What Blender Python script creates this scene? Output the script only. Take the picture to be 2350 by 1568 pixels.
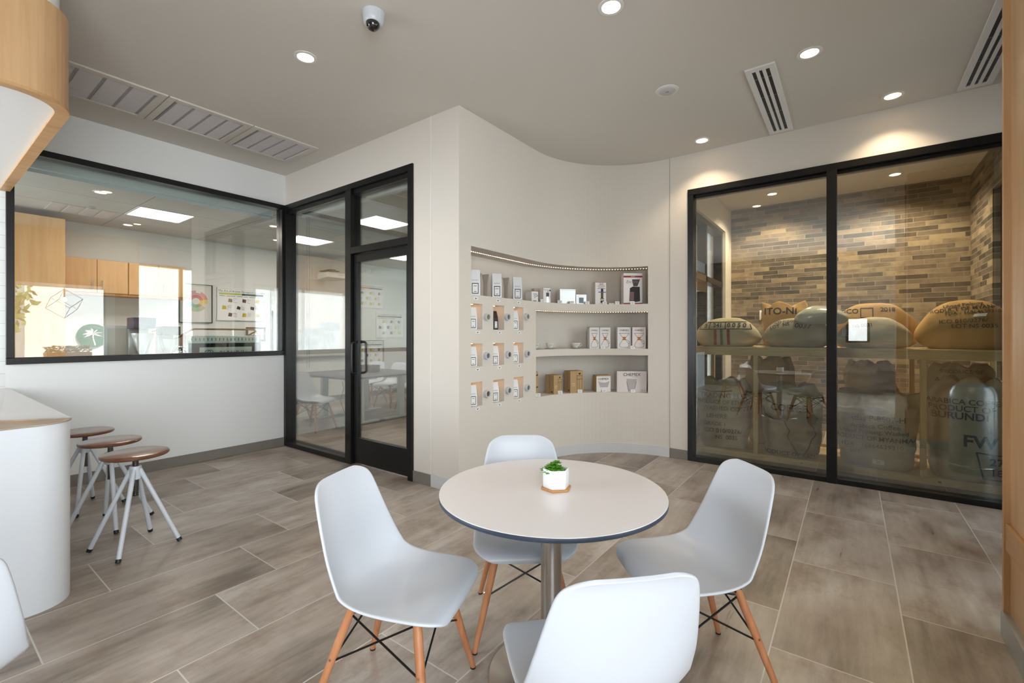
import bpy, bmesh, math, random
from mathutils import Vector, Matrix, noise
from mathutils.bvhtree import BVHTree
PI = math.pi
random.seed(7)
for o in list(bpy.data.objects): bpy.data.objects.remove(o)
scn = bpy.context.scene
COL = scn.collection
# ---------------------------------------------------------------- camera
YAW = math.radians(36.55); FPX = 1050.0; CAMH = 1.37; HORY = 770.0; CX = 1175.0
cam_d = bpy.data.cameras.new('camera'); cam = bpy.data.objects.new('camera', cam_d); COL.objects.link(cam)
cam.location = (0, 0, CAMH); cam.rotation_euler = (PI/2, 0, YAW)
cam_d.sensor_width = 36; cam_d.lens = 36*FPX/2350; cam_d.shift_y = (HORY-784)/2350
cam_d.clip_start = 0.02; cam_d.clip_end = 200
scn.camera = cam
scn.view_settings.view_transform = 'Standard'; scn.view_settings.look = 'None'
scn.view_settings.gamma = 1; scn.view_settings.use_curve_mapping = False
scn.view_settings.exposure = 0.6
try:
    scn.cycles.max_bounces = 6; scn.cycles.diffuse_bounces = 3; scn.cycles.glossy_bounces = 3; scn.cycles.use_adaptive_sampling = True; scn.cycles.adaptive_threshold = 0.03; scn.cycles.caustics_reflective = False; scn.cycles.caustics_refractive = False
    scn.cycles.transparent_max_bounces = 14; scn.cycles.sample_clamp_indirect = 6
except Exception: pass
# ---------------------------------------------------------------- sky, sun
world = bpy.data.worlds.new('world'); scn.world = world; world.use_nodes = True
wn = world.node_tree; bg = wn.nodes['Background']
tc = wn.nodes.new('ShaderNodeTexCoord'); sx = wn.nodes.new('ShaderNodeSeparateXYZ')
rp = wn.nodes.new('ShaderNodeValToRGB')
wn.links.new(tc.outputs['Generated'], sx.inputs[0]); wn.links.new(sx.outputs['Z'], rp.inputs[0])
rp.color_ramp.elements[0].position = 0.0; rp.color_ramp.elements[0].color = (0.95, 0.97, 1.0, 1)
rp.color_ramp.elements[1].position = 0.7; rp.color_ramp.elements[1].color = (0.55, 0.74, 1.0, 1)
wn.links.new(rp.outputs[0], bg.inputs[0]); bg.inputs[1].default_value = 3.0
def lamp(name, kind, loc, rot, energy, color=(1, 1, 1), size=None, size_y=None, portal=False, spot=None, blend=.5, soft=None):
    d = bpy.data.lights.new(name, kind); o = bpy.data.objects.new(name, d); COL.objects.link(o)
    o.location = loc; o.rotation_euler = rot; d.energy = energy; d.color = color
    if kind == 'AREA':
        d.shape = 'RECTANGLE'; d.size = size; d.size_y = size_y or size
        if portal: d.cycles.is_portal = True
    if kind == 'SPOT': d.spot_size = spot; d.spot_blend = blend; d.shadow_soft_size = soft or .05
    if kind == 'POINT': d.shadow_soft_size = soft or .05
    if kind == 'SUN': d.angle = math.radians(1.0)
    return o
lamp('sun_light', 'SUN', (-6, 5, 12), Vector((.55, -.35, -.75)).to_track_quat('-Z', 'Y').to_euler(), 13, (1, .95, .88))
DAY = (0.86, 0.93, 1.0)
# daylight through the right storefront glazing; back lamp added to lift the left wall
lamp('fill_back', 'AREA', (-4.7, -2.93, 1.6), (PI/2, 0, 0), 120, DAY, 1.5, 2.4)
lamp('daylight_east', 'AREA', (1.27, -1.15, 1.5), (0, PI/2, 0), 105, DAY, 2.2, 2.7)
# ---------------------------------------------------------------- geometry of the place
T = YAW
FV = Vector((-math.sin(T), math.cos(T))); RV = Vector((math.cos(T), math.sin(T)))
def onZ(x, y, z):
    d = FPX*(CAMH-z)/(y-HORY); p = FV*d + RV*((x-CX)/FPX*d); return Vector((p.x, p.y, z))
def ray(x): return FV + RV*((x-CX)/FPX)
def onY(x, y, Y):
    r = ray(x); d = Y/r.y; return Vector((r.x*d, Y, CAMH-(y-HORY)*d/FPX))
def onX(x, y, X):
    r = ray(x); d = X/r.x; return Vector((X, r.y*d, CAMH-(y-HORY)*d/FPX))
def c2w(lat, d, z=0): p = FV*d + RV*lat; return Vector((p.x, p.y, z))
XL = -5.67; YD = 2.90; YR = 5.19; CEIL = 3.36; LCEIL = 2.97
XF = -2.72; AR = 1.08; ACX = XF+AR; ACY = YR-AR+.0     # curved wall: straight part then a quarter circle
S1 = ACY-YD; S2 = S1+AR*PI/2
def wp(s, dep=0.0):
    """point on the curved wall at run s, moved dep into the wall; with tangent angle"""
    if s <= S1: return XF-dep, YD+s, PI/2
    a = min((s-S1)/AR, PI/2+.3)
    return ACX-(AR+dep)*math.cos(a), ACY+(AR+dep)*math.sin(a), PI/2-a
def onW(px, py=None, dep=0.0):
    r = ray(px); X = XF-dep; d = X/r.x
    if d*r.y > ACY:
        b = r.x*ACX+r.y*ACY; A = r.x**2+r.y**2; c = ACX**2+ACY**2-(AR+dep)**2
        d = (b+math.sqrt(b*b-A*c))/A
        a = math.atan2(d*r.y-ACY, ACX-d*r.x); s = S1+a*AR
    else: s = d*r.y-YD
    return (s, CAMH-((py or HORY)-HORY)*d/FPX, d)
# ---------------------------------------------------------------- materials
def lin(c):
    c = c/255
    return c/12.92 if c <= .04045 else ((c+.055)/1.055)**2.4
def rgb(r, g, b): return (lin(r), lin(g), lin(b), 1)
MC = {}
def mat(name, col=(200, 200, 200), rough=.5, metal=0, spec=.5, emit=None, es=0, coat=0, bump=None, var=None):
    if name in MC: return MC[name]
    m = bpy.data.materials.new(name); m.use_nodes = True; nt = m.node_tree; b = nt.nodes['Principled BSDF']
    c = rgb(*col); b.inputs['Base Color'].default_value = c
    b.inputs['Roughness'].default_value = rough; b.inputs['Metallic'].default_value = metal
    b.inputs['Specular IOR Level'].default_value = spec
    if coat: b.inputs['Coat Weight'].default_value = coat; b.inputs['Coat Roughness'].default_value = .1
    if emit: b.inputs['Emission Color'].default_value = rgb(*emit); b.inputs['Emission Strength'].default_value = es
    N = nt.nodes.new; L = nt.links.new
    sc, amt = var or (6, .04)
    t_ = N('ShaderNodeTexCoord'); n = N('ShaderNodeTexNoise'); n.inputs['Scale'].default_value = sc; n.inputs['Detail'].default_value = 4
    L(t_.outputs['Object'], n.inputs['Vector'])
    mx = N('ShaderNodeMix'); mx.data_type = 'RGBA'
    mx.inputs['A'].default_value = tuple(v*(1-amt) for v in c[:3])+(1,); mx.inputs['B'].default_value = tuple(min(1, v*(1+amt)) for v in c[:3])+(1,)
    L(n.outputs['Fac'], mx.inputs['Factor']); L(mx.outputs['Result'], b.inputs['Base Color'])
    if bump:
        n2 = N('ShaderNodeTexNoise'); n2.inputs['Scale'].default_value = bump[0]; L(t_.outputs['Object'], n2.inputs['Vector'])
        bp = N('ShaderNodeBump'); bp.inputs['Strength'].default_value = bump[1]; bp.inputs['Distance'].default_value = .002
        L(n2.outputs['Fac'], bp.inputs['Height']); L(bp.outputs[0], b.inputs['Normal'])
    MC[name] = m; return m
def nodes(m): return m.node_tree, m.node_tree.nodes.new, m.node_tree.links.new, m.node_tree.nodes['Principled BSDF']
def math_(N, L, op, a, b=None, c=None):
    n = N('ShaderNodeMath'); n.operation = op
    for i, v in enumerate((a, b, c)):
        if v is None: continue
        if isinstance(v, (int, float)): n.inputs[i].default_value = v
        else: L(v, n.inputs[i])
    return n.outputs[0]
def tile_mat(name, w, l, x0, y0, shift, gap, tones, grout, axes=('X', 'Y'), rough=.35, grain=(3, 14), stain=None, bump=.3, rnd=1.0, vein=.35):
    """running tiles: columns of width w along axes[0], joints every l along axes[1], each column shifted"""
    m = bpy.data.materials.new(name); m.use_nodes = True; nt, N, L, b = nodes(m)
    tc = N('ShaderNodeTexCoord'); sp = N('ShaderNodeSeparateXYZ'); L(tc.outputs['Object'], sp.inputs[0])
    U = sp.outputs[axes[0]]; V = sp.outputs[axes[1]]
    u = math_(N, L, 'DIVIDE', math_(N, L, 'SUBTRACT', U, x0), w); ci = math_(N, L, 'FLOOR', u); fu = math_(N, L, 'SUBTRACT', u, ci)
    sh = math_(N, L, 'MULTIPLY', ci, shift)
    v = math_(N, L, 'ADD', math_(N, L, 'DIVIDE', math_(N, L, 'SUBTRACT', V, y0), l), sh)
    cj = math_(N, L, 'FLOOR', v); fv = math_(N, L, 'SUBTRACT', v, cj)
    du = math_(N, L, 'MULTIPLY', math_(N, L, 'MINIMUM', fu, math_(N, L, 'SUBTRACT', 1, fu)), w)
    dv = math_(N, L, 'MULTIPLY', math_(N, L, 'MINIMUM', fv, math_(N, L, 'SUBTRACT', 1, fv)), l)
    ed = math_(N, L, 'MINIMUM', du, dv); isg = math_(N, L, 'LESS_THAN', ed, gap/2)
    cb = N('ShaderNodeCombineXYZ'); L(ci, cb.inputs[0]); L(cj, cb.inputs[1])
    wnz = N('ShaderNodeTexWhiteNoise'); L(cb.outputs[0], wnz.inputs['Vector'])
    # streaky grain along V
    cg = N('ShaderNodeCombineXYZ')
    L(math_(N, L, 'MULTIPLY', U, grain[1]), cg.inputs[0]); L(math_(N, L, 'MULTIPLY', V, grain[0]), cg.inputs[1]); L(math_(N, L, 'MULTIPLY', wnz.outputs['Value'], 40), cg.inputs[2])
    nz = N('ShaderNodeTexNoise'); nz.inputs['Scale'].default_value = 1; nz.inputs['Detail'].default_value = 9; nz.inputs['Roughness'].default_value = .65
    L(cg.outputs[0], nz.inputs['Vector'])
    cg2 = N('ShaderNodeCombineXYZ'); L(math_(N, L, 'MULTIPLY', U, 2.6), cg2.inputs[0]); L(math_(N, L, 'MULTIPLY', V, 1.5), cg2.inputs[1]); L(math_(N, L, 'MULTIPLY', wnz.outputs['Value'], 17), cg2.inputs[2])
    nb = N('ShaderNodeTexNoise'); nb.inputs['Scale'].default_value = 1; nb.inputs['Detail'].default_value = 6; L(cg2.outputs[0], nb.inputs['Vector'])
    f1 = math_(N, L, 'MULTIPLY', wnz.outputs['Value'], .55*rnd)
    f2 = math_(N, L, 'MULTIPLY', math_(N, L, 'SUBTRACT', nz.outputs['Fac'], .5), vein*3)
    f3 = math_(N, L, 'MULTIPLY', math_(N, L, 'SUBTRACT', nb.outputs['Fac'], .5), 1.6)
    ff = math_(N, L, 'ADD', math_(N, L, 'ADD', f1, f2), math_(N, L, 'ADD', f3, .5-.275*rnd))
    r = N('ShaderNodeValToRGB'); L(ff, r.inputs[0]); e = r.color_ramp.elements
    e[0].position = 0; e[0].color = rgb(*tones[0]); e[1].position = 1; e[1].color = rgb(*tones[-1])
    for i, tcol in enumerate(tones[1:-1]):
        q = e.new((i+1)/(len(tones)-1)); q.color = rgb(*tcol)
    mx = N('ShaderNodeMix'); mx.data_type = 'RGBA'; L(isg, mx.inputs['Factor']); L(r.outputs[0], mx.inputs['A']); mx.inputs['B'].default_value = rgb(*grout)
    res = mx.outputs['Result']
    if stain:
        ns = N('ShaderNodeTexNoise'); ns.inputs['Scale'].default_value = 1.9; ns.inputs['Detail'].default_value = 7; ns.inputs['Roughness'].default_value = .7; L(cg2.outputs[0], ns.inputs['Vector'])
        mr = N('ShaderNodeMapRange'); mr.inputs['From Min'].default_value = .48; mr.inputs['From Max'].default_value = .72; mr.inputs['To Max'].default_value = stain[1]; L(ns.outputs['Fac'], mr.inputs['Value'])
        m3 = N('ShaderNodeMix'); m3.data_type = 'RGBA'; L(math_(N, L, 'MULTIPLY', mr.outputs[0], math_(N, L, 'SUBTRACT', 1, isg)), m3.inputs['Factor']); L(res, m3.inputs['A']); m3.inputs['B'].default_value = rgb(*stain[0]); res = m3.outputs['Result']
    L(res, b.inputs['Base Color'])
    rr = math_(N, L, 'ADD', math_(N, L, 'MULTIPLY', nz.outputs['Fac'], .25), rough-.1); L(rr, b.inputs['Roughness'])
    bp = N('ShaderNodeBump'); bp.inputs['Strength'].default_value = bump; bp.inputs['Distance'].default_value = .003
    hh = math_(N, L, 'ADD', math_(N, L, 'MULTIPLY', nz.outputs['Fac'], .4), math_(N, L, 'MULTIPLY', math_(N, L, 'SUBTRACT', 1, isg), 1.0))
    L(hh, bp.inputs['Height']); L(bp.outputs[0], b.inputs['Normal'])
    MC[name] = m; return m
def wood_mat(name, c1, c2, axis='Z', rough=.4, scale=1.0, coat=0, ring=.6):
    m = bpy.data.materials.new(name); m.use_nodes = True; nt, N, L, b = nodes(m)
    tc = N('ShaderNodeTexCoord'); mp = N('ShaderNodeMapping'); L(tc.outputs['Object'], mp.inputs[0])
    s = {'X': (1.2, 14, 14), 'Y': (14, 1.2, 14), 'Z': (14, 14, 1.2)}[axis]; mp.inputs['Scale'].default_value = tuple(v*scale for v in s)
    n = N('ShaderNodeTexNoise'); n.inputs['Scale'].default_value = 1; n.inputs['Detail'].default_value = 8; n.inputs['Distortion'].default_value = ring
    L(mp.outputs[0], n.inputs['Vector'])
    r = N('ShaderNodeValToRGB'); L(n.outputs['Fac'], r.inputs[0]); e = r.color_ramp.elements
    e[0].position = .3; e[0].color = rgb(*c1); e[1].position = .7; e[1].color = rgb(*c2)
    L(r.outputs[0], b.inputs['Base Color']); b.inputs['Roughness'].default_value = rough
    if coat: b.inputs['Coat Weight'].default_value = coat; b.inputs['Coat Roughness'].default_value = .08
    MC[name] = m; return m
def burlap_mat(name, c1, c2, sc=1.0):
    m = bpy.data.materials.new(name); m.use_nodes = True; nt, N, L, b = nodes(m)
    tc = N('ShaderNodeTexCoord')
    n = N('ShaderNodeTexNoise'); n.inputs['Scale'].default_value = 5; n.inputs['Detail'].default_value = 8; L(tc.outputs['Object'], n.inputs['Vector'])
    w1 = N('ShaderNodeTexWave'); w1.bands_direction = 'Z'; w1.inputs['Scale'].default_value = 70*sc; w1.inputs['Distortion'].default_value = 1.5; L(tc.outputs['Object'], w1.inputs['Vector'])
    w2 = N('ShaderNodeTexWave'); w2.bands_direction = 'X'; w2.inputs['Scale'].default_value = 70*sc; w2.inputs['Distortion'].default_value = 1.5; L(tc.outputs['Object'], w2.inputs['Vector'])
    ad = math_(N, L, 'MULTIPLY', math_(N, L, 'ADD', w1.outputs['Fac'], w2.outputs['Fac']), .22)
    f = math_(N, L, 'ADD', math_(N, L, 'MULTIPLY', n.outputs['Fac'], .6), ad)
    r = N('ShaderNodeValToRGB'); L(f, r.inputs[0]); e = r.color_ramp.elements
    e[0].position = .2; e[0].color = rgb(*c1); e[1].position = .8; e[1].color = rgb(*c2); L(r.outputs[0], b.inputs['Base Color'])
    b.inputs['Roughness'].default_value = .9; b.inputs['Specular IOR Level'].default_value = .1
    bp = N('ShaderNodeBump'); bp.inputs['Strength'].default_value = .5; bp.inputs['Distance'].default_value = .002; L(ad, bp.inputs['Height']); L(bp.outputs[0], b.inputs['Normal'])
    MC[name] = m; return m
def glass_mat(name, tint=(240, 245, 243), base=.06, gain=1.5):
    m = bpy.data.materials.new(name); m.use_nodes = True; nt = m.node_tree; nt.nodes.clear(); N = nt.nodes.new; L = nt.links.new
    out = N('ShaderNodeOutputMaterial'); tr = N('ShaderNodeBsdfTransparent'); tr.inputs[0].default_value = rgb(*tint)
    gl = N('ShaderNodeBsdfGlossy'); gl.inputs['Roughness'].default_value = 0.0; gl.inputs[0].default_value = (1, 1, 1, 1)
    fr = N('ShaderNodeFresnel'); fr.inputs[0].default_value = 1.5
    # Fresnel is stronger than a single sheet: double glazing
    f = math_(N, L, 'MINIMUM', math_(N, L, 'ADD', math_(N, L, 'MULTIPLY', fr.outputs[0], gain), base), .9)
    mx = N('ShaderNodeMixShader'); L(f, mx.inputs[0]); L(tr.outputs[0], mx.inputs[1]); L(gl.outputs[0], mx.inputs[2]); L(mx.outputs[0], out.inputs[0])
    MC[name] = m; return m
# ---------------------------------------------------------------- mesh tools
class MB:
    def __init__(s): s.v = []; s.f = []
    def add(s, vs, fs):
        n = len(s.v); s.v += [tuple(v) for v in vs]; s.f += [tuple(i+n for i in f) for f in fs]; return s
    def box(s, x0, x1, y0, y1, z0, z1):
        if x0 > x1: x0, x1 = x1, x0
        if y0 > y1: y0, y1 = y1, y0
        if z0 > z1: z0, z1 = z1, z0
        return s.add([(x0,y0,z0),(x1,y0,z0),(x1,y1,z0),(x0,y1,z0),(x0,y0,z1),(x1,y0,z1),(x1,y1,z1),(x0,y1,z1)],
                     [(0,3,2,1),(4,5,6,7),(0,1,5,4),(1,2,6,5),(2,3,7,6),(3,0,4,7)])
    def prism(s, pts, z0, z1):
        n = len(pts)
        a = sum(pts[i][0]*pts[(i+1)%n][1]-pts[(i+1)%n][0]*pts[i][1] for i in range(n))
        if a < 0: pts = pts[::-1]
        return s.add([(p[0],p[1],z0) for p in pts]+[(p[0],p[1],z1) for p in pts],
                     [tuple(range(n))[::-1], tuple(range(n, 2*n))]+[(i,(i+1)%n,n+(i+1)%n,n+i) for i in range(n)])
    def lathe(s, prof, n=32, c=(0,0,0), sx=1, sy=1):
        vs = []; fs = []
        for r, z in prof:
            for k in range(n):
                a = 2*PI*k/n; vs.append((c[0]+r*sx*math.cos(a), c[1]+r*sy*math.sin(a), c[2]+z))
        for j in range(len(prof)-1):
            for k in range(n):
                fs.append((j*n+k, j*n+(k+1)%n, (j+1)*n+(k+1)%n, (j+1)*n+k))
        fs.append(tuple(range(n))[::-1]); m = (len(prof)-1)*n; fs.append(tuple(range(m, m+n)))
        return s.add(vs, fs)
    def tube(s, pts, r, n=10, r2=None, closed=False):
        pts = [Vector(p) for p in pts]; vs = []; fs = []; up = None; m = len(pts)
        for i, p in enumerate(pts):
            if closed: t = pts[(i+1)%m]-pts[i-1]
            else: t = pts[min(i+1, m-1)]-pts[max(i-1, 0)]
            t.normalize()
            if up is None: up = Vector((0,0,1)) if abs(t.z) < .9 else Vector((1,0,0))
            a = t.cross(up).normalized(); up = a.cross(t).normalized()
            rr = r if r2 is None else r+(r2-r)*i/(m-1)
            for k in range(n):
                q = 2*PI*k/n; vs.append(p+a*math.cos(q)*rr+up*math.sin(q)*rr)
        for i in range(m if closed else m-1):
            j = (i+1) % m
            for k in range(n): fs.append((i*n+k, i*n+(k+1)%n, j*n+(k+1)%n, j*n+k))
        if not closed: fs += [tuple(range(n))[::-1], tuple(range((m-1)*n, m*n))]
        return s.add(vs, fs)
    def quad(s, a, b, c, d): return s.add([a, b, c, d], [(0,1,2,3)])
    def sphere(s, c, r, n=16, m=10, sc=(1,1,1)):
        pr = [(max(1e-4, math.sin(PI*i/m))*r, -math.cos(PI*i/m)*r) for i in range(m+1)]
        k = len(s.v); s.lathe(pr, n)
        for i in range(k, len(s.v)):
            v = s.v[i]; s.v[i] = (c[0]+v[0]*sc[0], c[1]+v[1]*sc[1], c[2]+v[2]*sc[2])
        return s
    def xf(s, M_):
        s.v = [tuple(M_ @ Vector(v)) for v in s.v]; return s
    def build(s, name, m, parent=None, smooth=False, bevel=0, seg=2, loc=None, fix=True, mats=None, sharp=35):
        me = bpy.data.meshes.new(name); me.from_pydata(s.v, [], s.f); me.update()
        bm = bmesh.new(); bm.from_mesh(me)
        if fix: bmesh.ops.recalc_face_normals(bm, faces=bm.faces)
        if bevel:
            es = [e for e in bm.edges if len(e.link_faces) == 2 and e.calc_face_angle(0) > .6]
            bmesh.ops.bevel(bm, geom=es, offset=bevel, segments=seg, affect='EDGES', profile=.5, clamp_overlap=True)
        bm.to_mesh(me); bm.free()
        me.materials.append(m)
        o = bpy.data.objects.new(name, me); COL.objects.link(o)
        if smooth or bevel:
            me.polygons.foreach_set('use_smooth', [True]*len(me.polygons))
            try: me.set_sharp_from_angle(angle=math.radians(sharp))
            except Exception: pass
        if parent: o.parent = parent
        if loc: o.location = loc
        return o
def rbox(w, d, h, r, z0=0, n=5):
    """box centred on x,y with rounded vertical corners (list of outline points)"""
    pts = []
    for cx_, cy_, a0 in ((w/2-r, d/2-r, 0), (-w/2+r, d/2-r, 90), (-w/2+r, -d/2+r, 180), (w/2-r, -d/2+r, 270)):
        for k in range(n+1):
            a = math.radians(a0+90*k/n); pts.append((cx_+r*math.cos(a), cy_+r*math.sin(a)))
    return MB().prism(pts, z0, z0+h)
def thing(name, label, cat, loc=(0,0,0), rz=0, group=None, kind=None):
    o = bpy.data.objects.new(name, None); COL.objects.link(o); o.empty_display_size = .05
    o.location = loc; o.rotation_euler = (0, 0, rz)
    if kind: o['kind'] = kind
    if label: o['label'] = label
    if cat: o['category'] = cat
    if group: o['group'] = group
    return o
def tag(o, label, cat, group=None, kind=None):
    o['label'] = label; o['category'] = cat
    if group: o['group'] = group
    if kind: o['kind'] = kind
    return o
def struct(o, label=None):
    o['kind'] = 'structure'
    if label: o['label'] = label; o['category'] = label.split()[-1]
    return o
def copy_tree(o, parent=None):
    c = o.copy(); COL.objects.link(c)
    if parent: c.parent = parent
    for ch in [x for x in bpy.data.objects if x.parent == o]: copy_tree(ch, c)
    return c
def text_bm(txt, size, bold=0.0, italic=False, spacing=1.0, align='CENTER', subdiv=0, depth=.0006):
    cu = bpy.data.curves.new('t', 'FONT'); cu.body = txt; cu.size = size; cu.align_x = align; cu.align_y = 'CENTER'
    cu.offset = bold*size; cu.space_character = spacing; cu.resolution_u = 3; cu.extrude = 0
    if italic: cu.shear = .3
    to = bpy.data.objects.new('t', cu); COL.objects.link(to)
    bpy.context.view_layer.update()
    me = bpy.data.meshes.new_from_object(to.evaluated_get(bpy.context.evaluated_depsgraph_get()))
    bpy.data.objects.remove(to); bpy.data.curves.remove(cu)
    bm = bmesh.new(); bm.from_mesh(me); bpy.data.meshes.remove(me)
    if subdiv:
        for _ in range(subdiv):
            bmesh.ops.subdivide_edges(bm, edges=[e for e in bm.edges if e.calc_length() > size*.25], cuts=1)
            bmesh.ops.triangulate(bm, faces=[f for f in bm.faces if len(f.verts) > 3])
    mb = MB(); bm.verts.index_update()
    mb.v = [tuple(v.co) for v in bm.verts]; mb.f = [tuple(v.index for v in f.verts) for f in bm.faces]
    bm.free(); return mb
FRONT = Matrix.Rotation(PI/2, 4, 'X')       # text plane XY -> stands up facing -Y
def text(txt, size, m, parent, loc, bold=0.0, rot=None, name='lettering', **k):
    mb = text_bm(txt, size, bold, **k)
    mb.xf(Matrix.Translation(Vector(loc)) @ (rot or Matrix.Identity(4)) @ FRONT)
    return mb.build(name, m, parent, fix=False)
# common materials
WALL = mat('wall_paint', (224, 217, 207), .75, var=(2, .01), spec=.2)
WALLW = mat('white_paint', (236, 237, 236), .6, var=(2, .01))
CEILM = mat('ceiling_paint', (217, 211, 202), .85, var=(2, .01), spec=.1)
BLACK = mat('black_aluminium', (26, 25, 24), .32, .3, var=(20, .1))
BLK = mat('black_plastic', (22, 22, 24), .4)
WHITE = mat('white_plastic', (207, 211, 217), .32, spec=.5, var=(3, .005))
PAPER = mat('white_paper', (240, 240, 240), .7)
INK = mat('black_ink', (28, 28, 30), .8)
GINK = mat('grey_ink', (120, 120, 122), .8)
STEEL = mat('brushed_steel', (190, 188, 184), .28, 1.0)
CHROME = mat('chrome', (225, 225, 225), .08, 1.0)
GLASS = glass_mat('clear_glazing', (240, 243, 238), .08, 1.5)
GLASSL = glass_mat('lab_glazing', (246, 249, 247), .0, .5)
GLASSW = glass_mat('long_window_glazing', (246, 249, 247), .07, .8)
GLASSP = glass_mat('plain_glass', (250, 252, 252), .0, 1.0)
MAPLE = wood_mat('maple_veneer', (190, 148, 104), (210, 172, 128), 'Z', .38)
MAPLEH = wood_mat('maple_edge', (184, 140, 92), (204, 162, 114), 'Y', .4)
PINE = wood_mat('pine_lumber', (206, 176, 120), (226, 200, 148), 'X', .6, 2)
PINEV = wood_mat('pine_stud', (206, 176, 120), (226, 200, 148), 'Z', .6, 2)
BEECH = wood_mat('beech_leg', (176, 112, 72), (202, 140, 96), 'Z', .45, 2)
WALNUT = wood_mat('walnut_seat', (86, 50, 34), (120, 74, 50), 'Y', .28, 1.5, coat=.4)
TILE = tile_mat('floor_tile', .483, .965, -.286, 3.262, 1/3, .006,
    [(118, 107, 97), (150, 138, 126), (170, 158, 146), (184, 175, 165), (200, 193, 184)], (206, 201, 194), rough=.30, grain=(1.6, 14), rnd=1.0, vein=.42, stain=((124, 100, 80), .75))
BRICK = tile_mat('thin_brick', .062, .33, 0, 0, .37, .006, [(60, 54, 46), (84, 75, 64), (106, 94, 80), (130, 114, 94), (158, 140, 112)], (150, 138, 118), axes=('Z', 'X'), rough=.8, grain=(9, 9), bump=.6, rnd=1.6)
BRICKY = tile_mat('thin_brick_side', .062, .33, 0, 0, .37, .006, [(60, 54, 46), (84, 75, 64), (106, 94, 80), (130, 114, 94), (158, 140, 112)], (150, 138, 118), axes=('Z', 'Y'), rough=.8, grain=(9, 9), bump=.6, rnd=1.6)
SUBWAY = tile_mat('white_tile', .105, .42, 0, 0, .5, .004, [(232, 233, 232), (240, 241, 240)], (205, 206, 204), axes=('Z', 'Y'), rough=.15, grain=(1, 1), bump=.3, rnd=.3, vein=.05)
BRICKW = tile_mat('back_brick', .07, .3, 0, 0, .5, .006, [(84, 76, 68), (110, 100, 90), (134, 122, 108)], (120, 112, 102), axes=('Z', 'X'), rough=.85, bump=.3, rnd=1)
LTILE = tile_mat('ceiling_panel', .61, 1.22, -7.36+.305-.61*4, .57, 0, .008, [(190, 190, 184), (205, 205, 198)], (120, 118, 112), axes=('X', 'Y'), rough=.9, grain=(3, 3), bump=.2, rnd=.2, vein=.1)
# ---------------------------------------------------------------- room shell
XE = 1.30; YB = -3.0; YK = 7.95; XLAB = -8.8
struct(MB().box(XLAB-.2, 1.5, YB-.2, YK+.2, -.12, 0).build('floor', TILE))
c = MB().box(XL-.15, 1.5, YB-.2, YD+.15, CEIL, CEIL+.12).box(-3.06, 1.5, YD+.15, YK+.2, CEIL, CEIL+.12)
struct(c.build('ceiling', CEILM))
struct(MB().box(XLAB-.2, XL-.15, YB-.2, YD+.15, LCEIL, LCEIL+.1).box(XLAB-.2, -3.06, YD+.15, YK+.2, LCEIL, LCEIL+.1).build('ceiling', LTILE))
# left wall with the long window
WY0 = .55; WZ0 = 1.125; WZ1 = 2.985
struct(MB().box(XL-.15, XL, WY0, YD, 0, WZ0).box(XL-.15, XL, WY0, YD, WZ1, CEIL).build('wall_left', WALLW))
struct(MB().box(XL-.15, XL, YB, WY0, 0, CEIL).build('wall_tiled', SUBWAY))
# door wall
struct(MB().box(XL, -3.30, YD, YD+.15, 2.985, CEIL).box(-3.30, -3.06, YD, YD+.15, 0, CEIL).build('wall_center', WALL))
struct(MB().box(ACX, -1.44, YR, YR+.15, 0, CEIL).box(-1.44, 1.3, YR, YR+.15, 2.965, CEIL).build('wall_right', WALL))
# outside walls: right (east) with window bays, back with glazing
e = MB().box(XE, XE+.2, YB, -2.55, 0, CEIL).box(XE, XE+.2, .25, 1.22, 0, CEIL).box(XE, XE+.2, -2.55, .25, 0, .25).box(XE, XE+.2, -2.55, .25, 2.75, CEIL).box(XE, XE+.2, 2.72, 3.12, 0, CEIL).box(XE, XE+.2, 1.22, 2.72, 0, .46).box(XE, XE+.2, 1.22, 2.72, 2.4, CEIL).box(XE, XE+.2, 3.12, YR+.15, 3.0, CEIL)
struct(e.build('wall_east', WALL))
struct(MB().box(XL-.15, -5.5, YB-.2, YB, 0, CEIL).box(-3.9, -.1, YB-.2, YB, 0, CEIL).box(.35, XE+.2, YB-.2, YB, 0, CEIL).box(-5.5, -3.9, YB-.2, YB, 2.9, CEIL).box(-.1, .35, YB-.2, YB, 1.8, CEIL).box(-.1, .35, YB-.2, YB, 0, 1.2).build('wall_back', BRICKW))
# lab walls
struct(MB().box(XLAB-.2, XLAB, YB, YK, 0, LCEIL).build('wall_lab', mat('lab_paint', (226, 228, 224), .6)))
struct(MB().box(XLAB-.2, XL-.15, YB-.2, YB, 0, LCEIL).build('wall_lab_end', WALLW))
struct(MB().box(XLAB-.2, -3.06, YK-.45, YK+.2, 0, LCEIL).build('wall_lab_brick', BRICK))
# storage room
struct(MB().box(-1.74, -1.54, 7.55, YK, 0, CEIL).box(-1.74, -1.54, YR+.15, 5.55, 0, CEIL).box(-1.74, -1.54, 5.55, 7.55, 2.95, CEIL).build('wall_storage', WALL))
struct(MB().box(-1.74, 1.5, YK, YK+.2, 0, CEIL).build('wall_brick', BRICK))
struct(MB().box(1.19, 1.4, YR+.15, 6.2, 0, CEIL).box(1.19, 1.4, 6.85, YK, 0, CEIL).box(1.19, 1.4, 6.2, 6.85, 2.9, CEIL).box(1.19, 1.4, 6.2, 6.85, 0, .9).build('wall_brick_side', BRICKY))
struct(MB().box(-3.2, -3.06, YD+.15, YK, 0, CEIL).build('wall_lab_side', WALLW))
def window(name, parts, pane_boxes, pane_mat=GLASS, m=BLACK, label=None):
    w = thing(name, None, None, kind='structure')
    for nm, mb in parts: mb.build(nm, m, w, bevel=.003, seg=1)
    for b in pane_boxes: MB().box(*b).build('pane', pane_mat, w)
    return w
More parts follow.
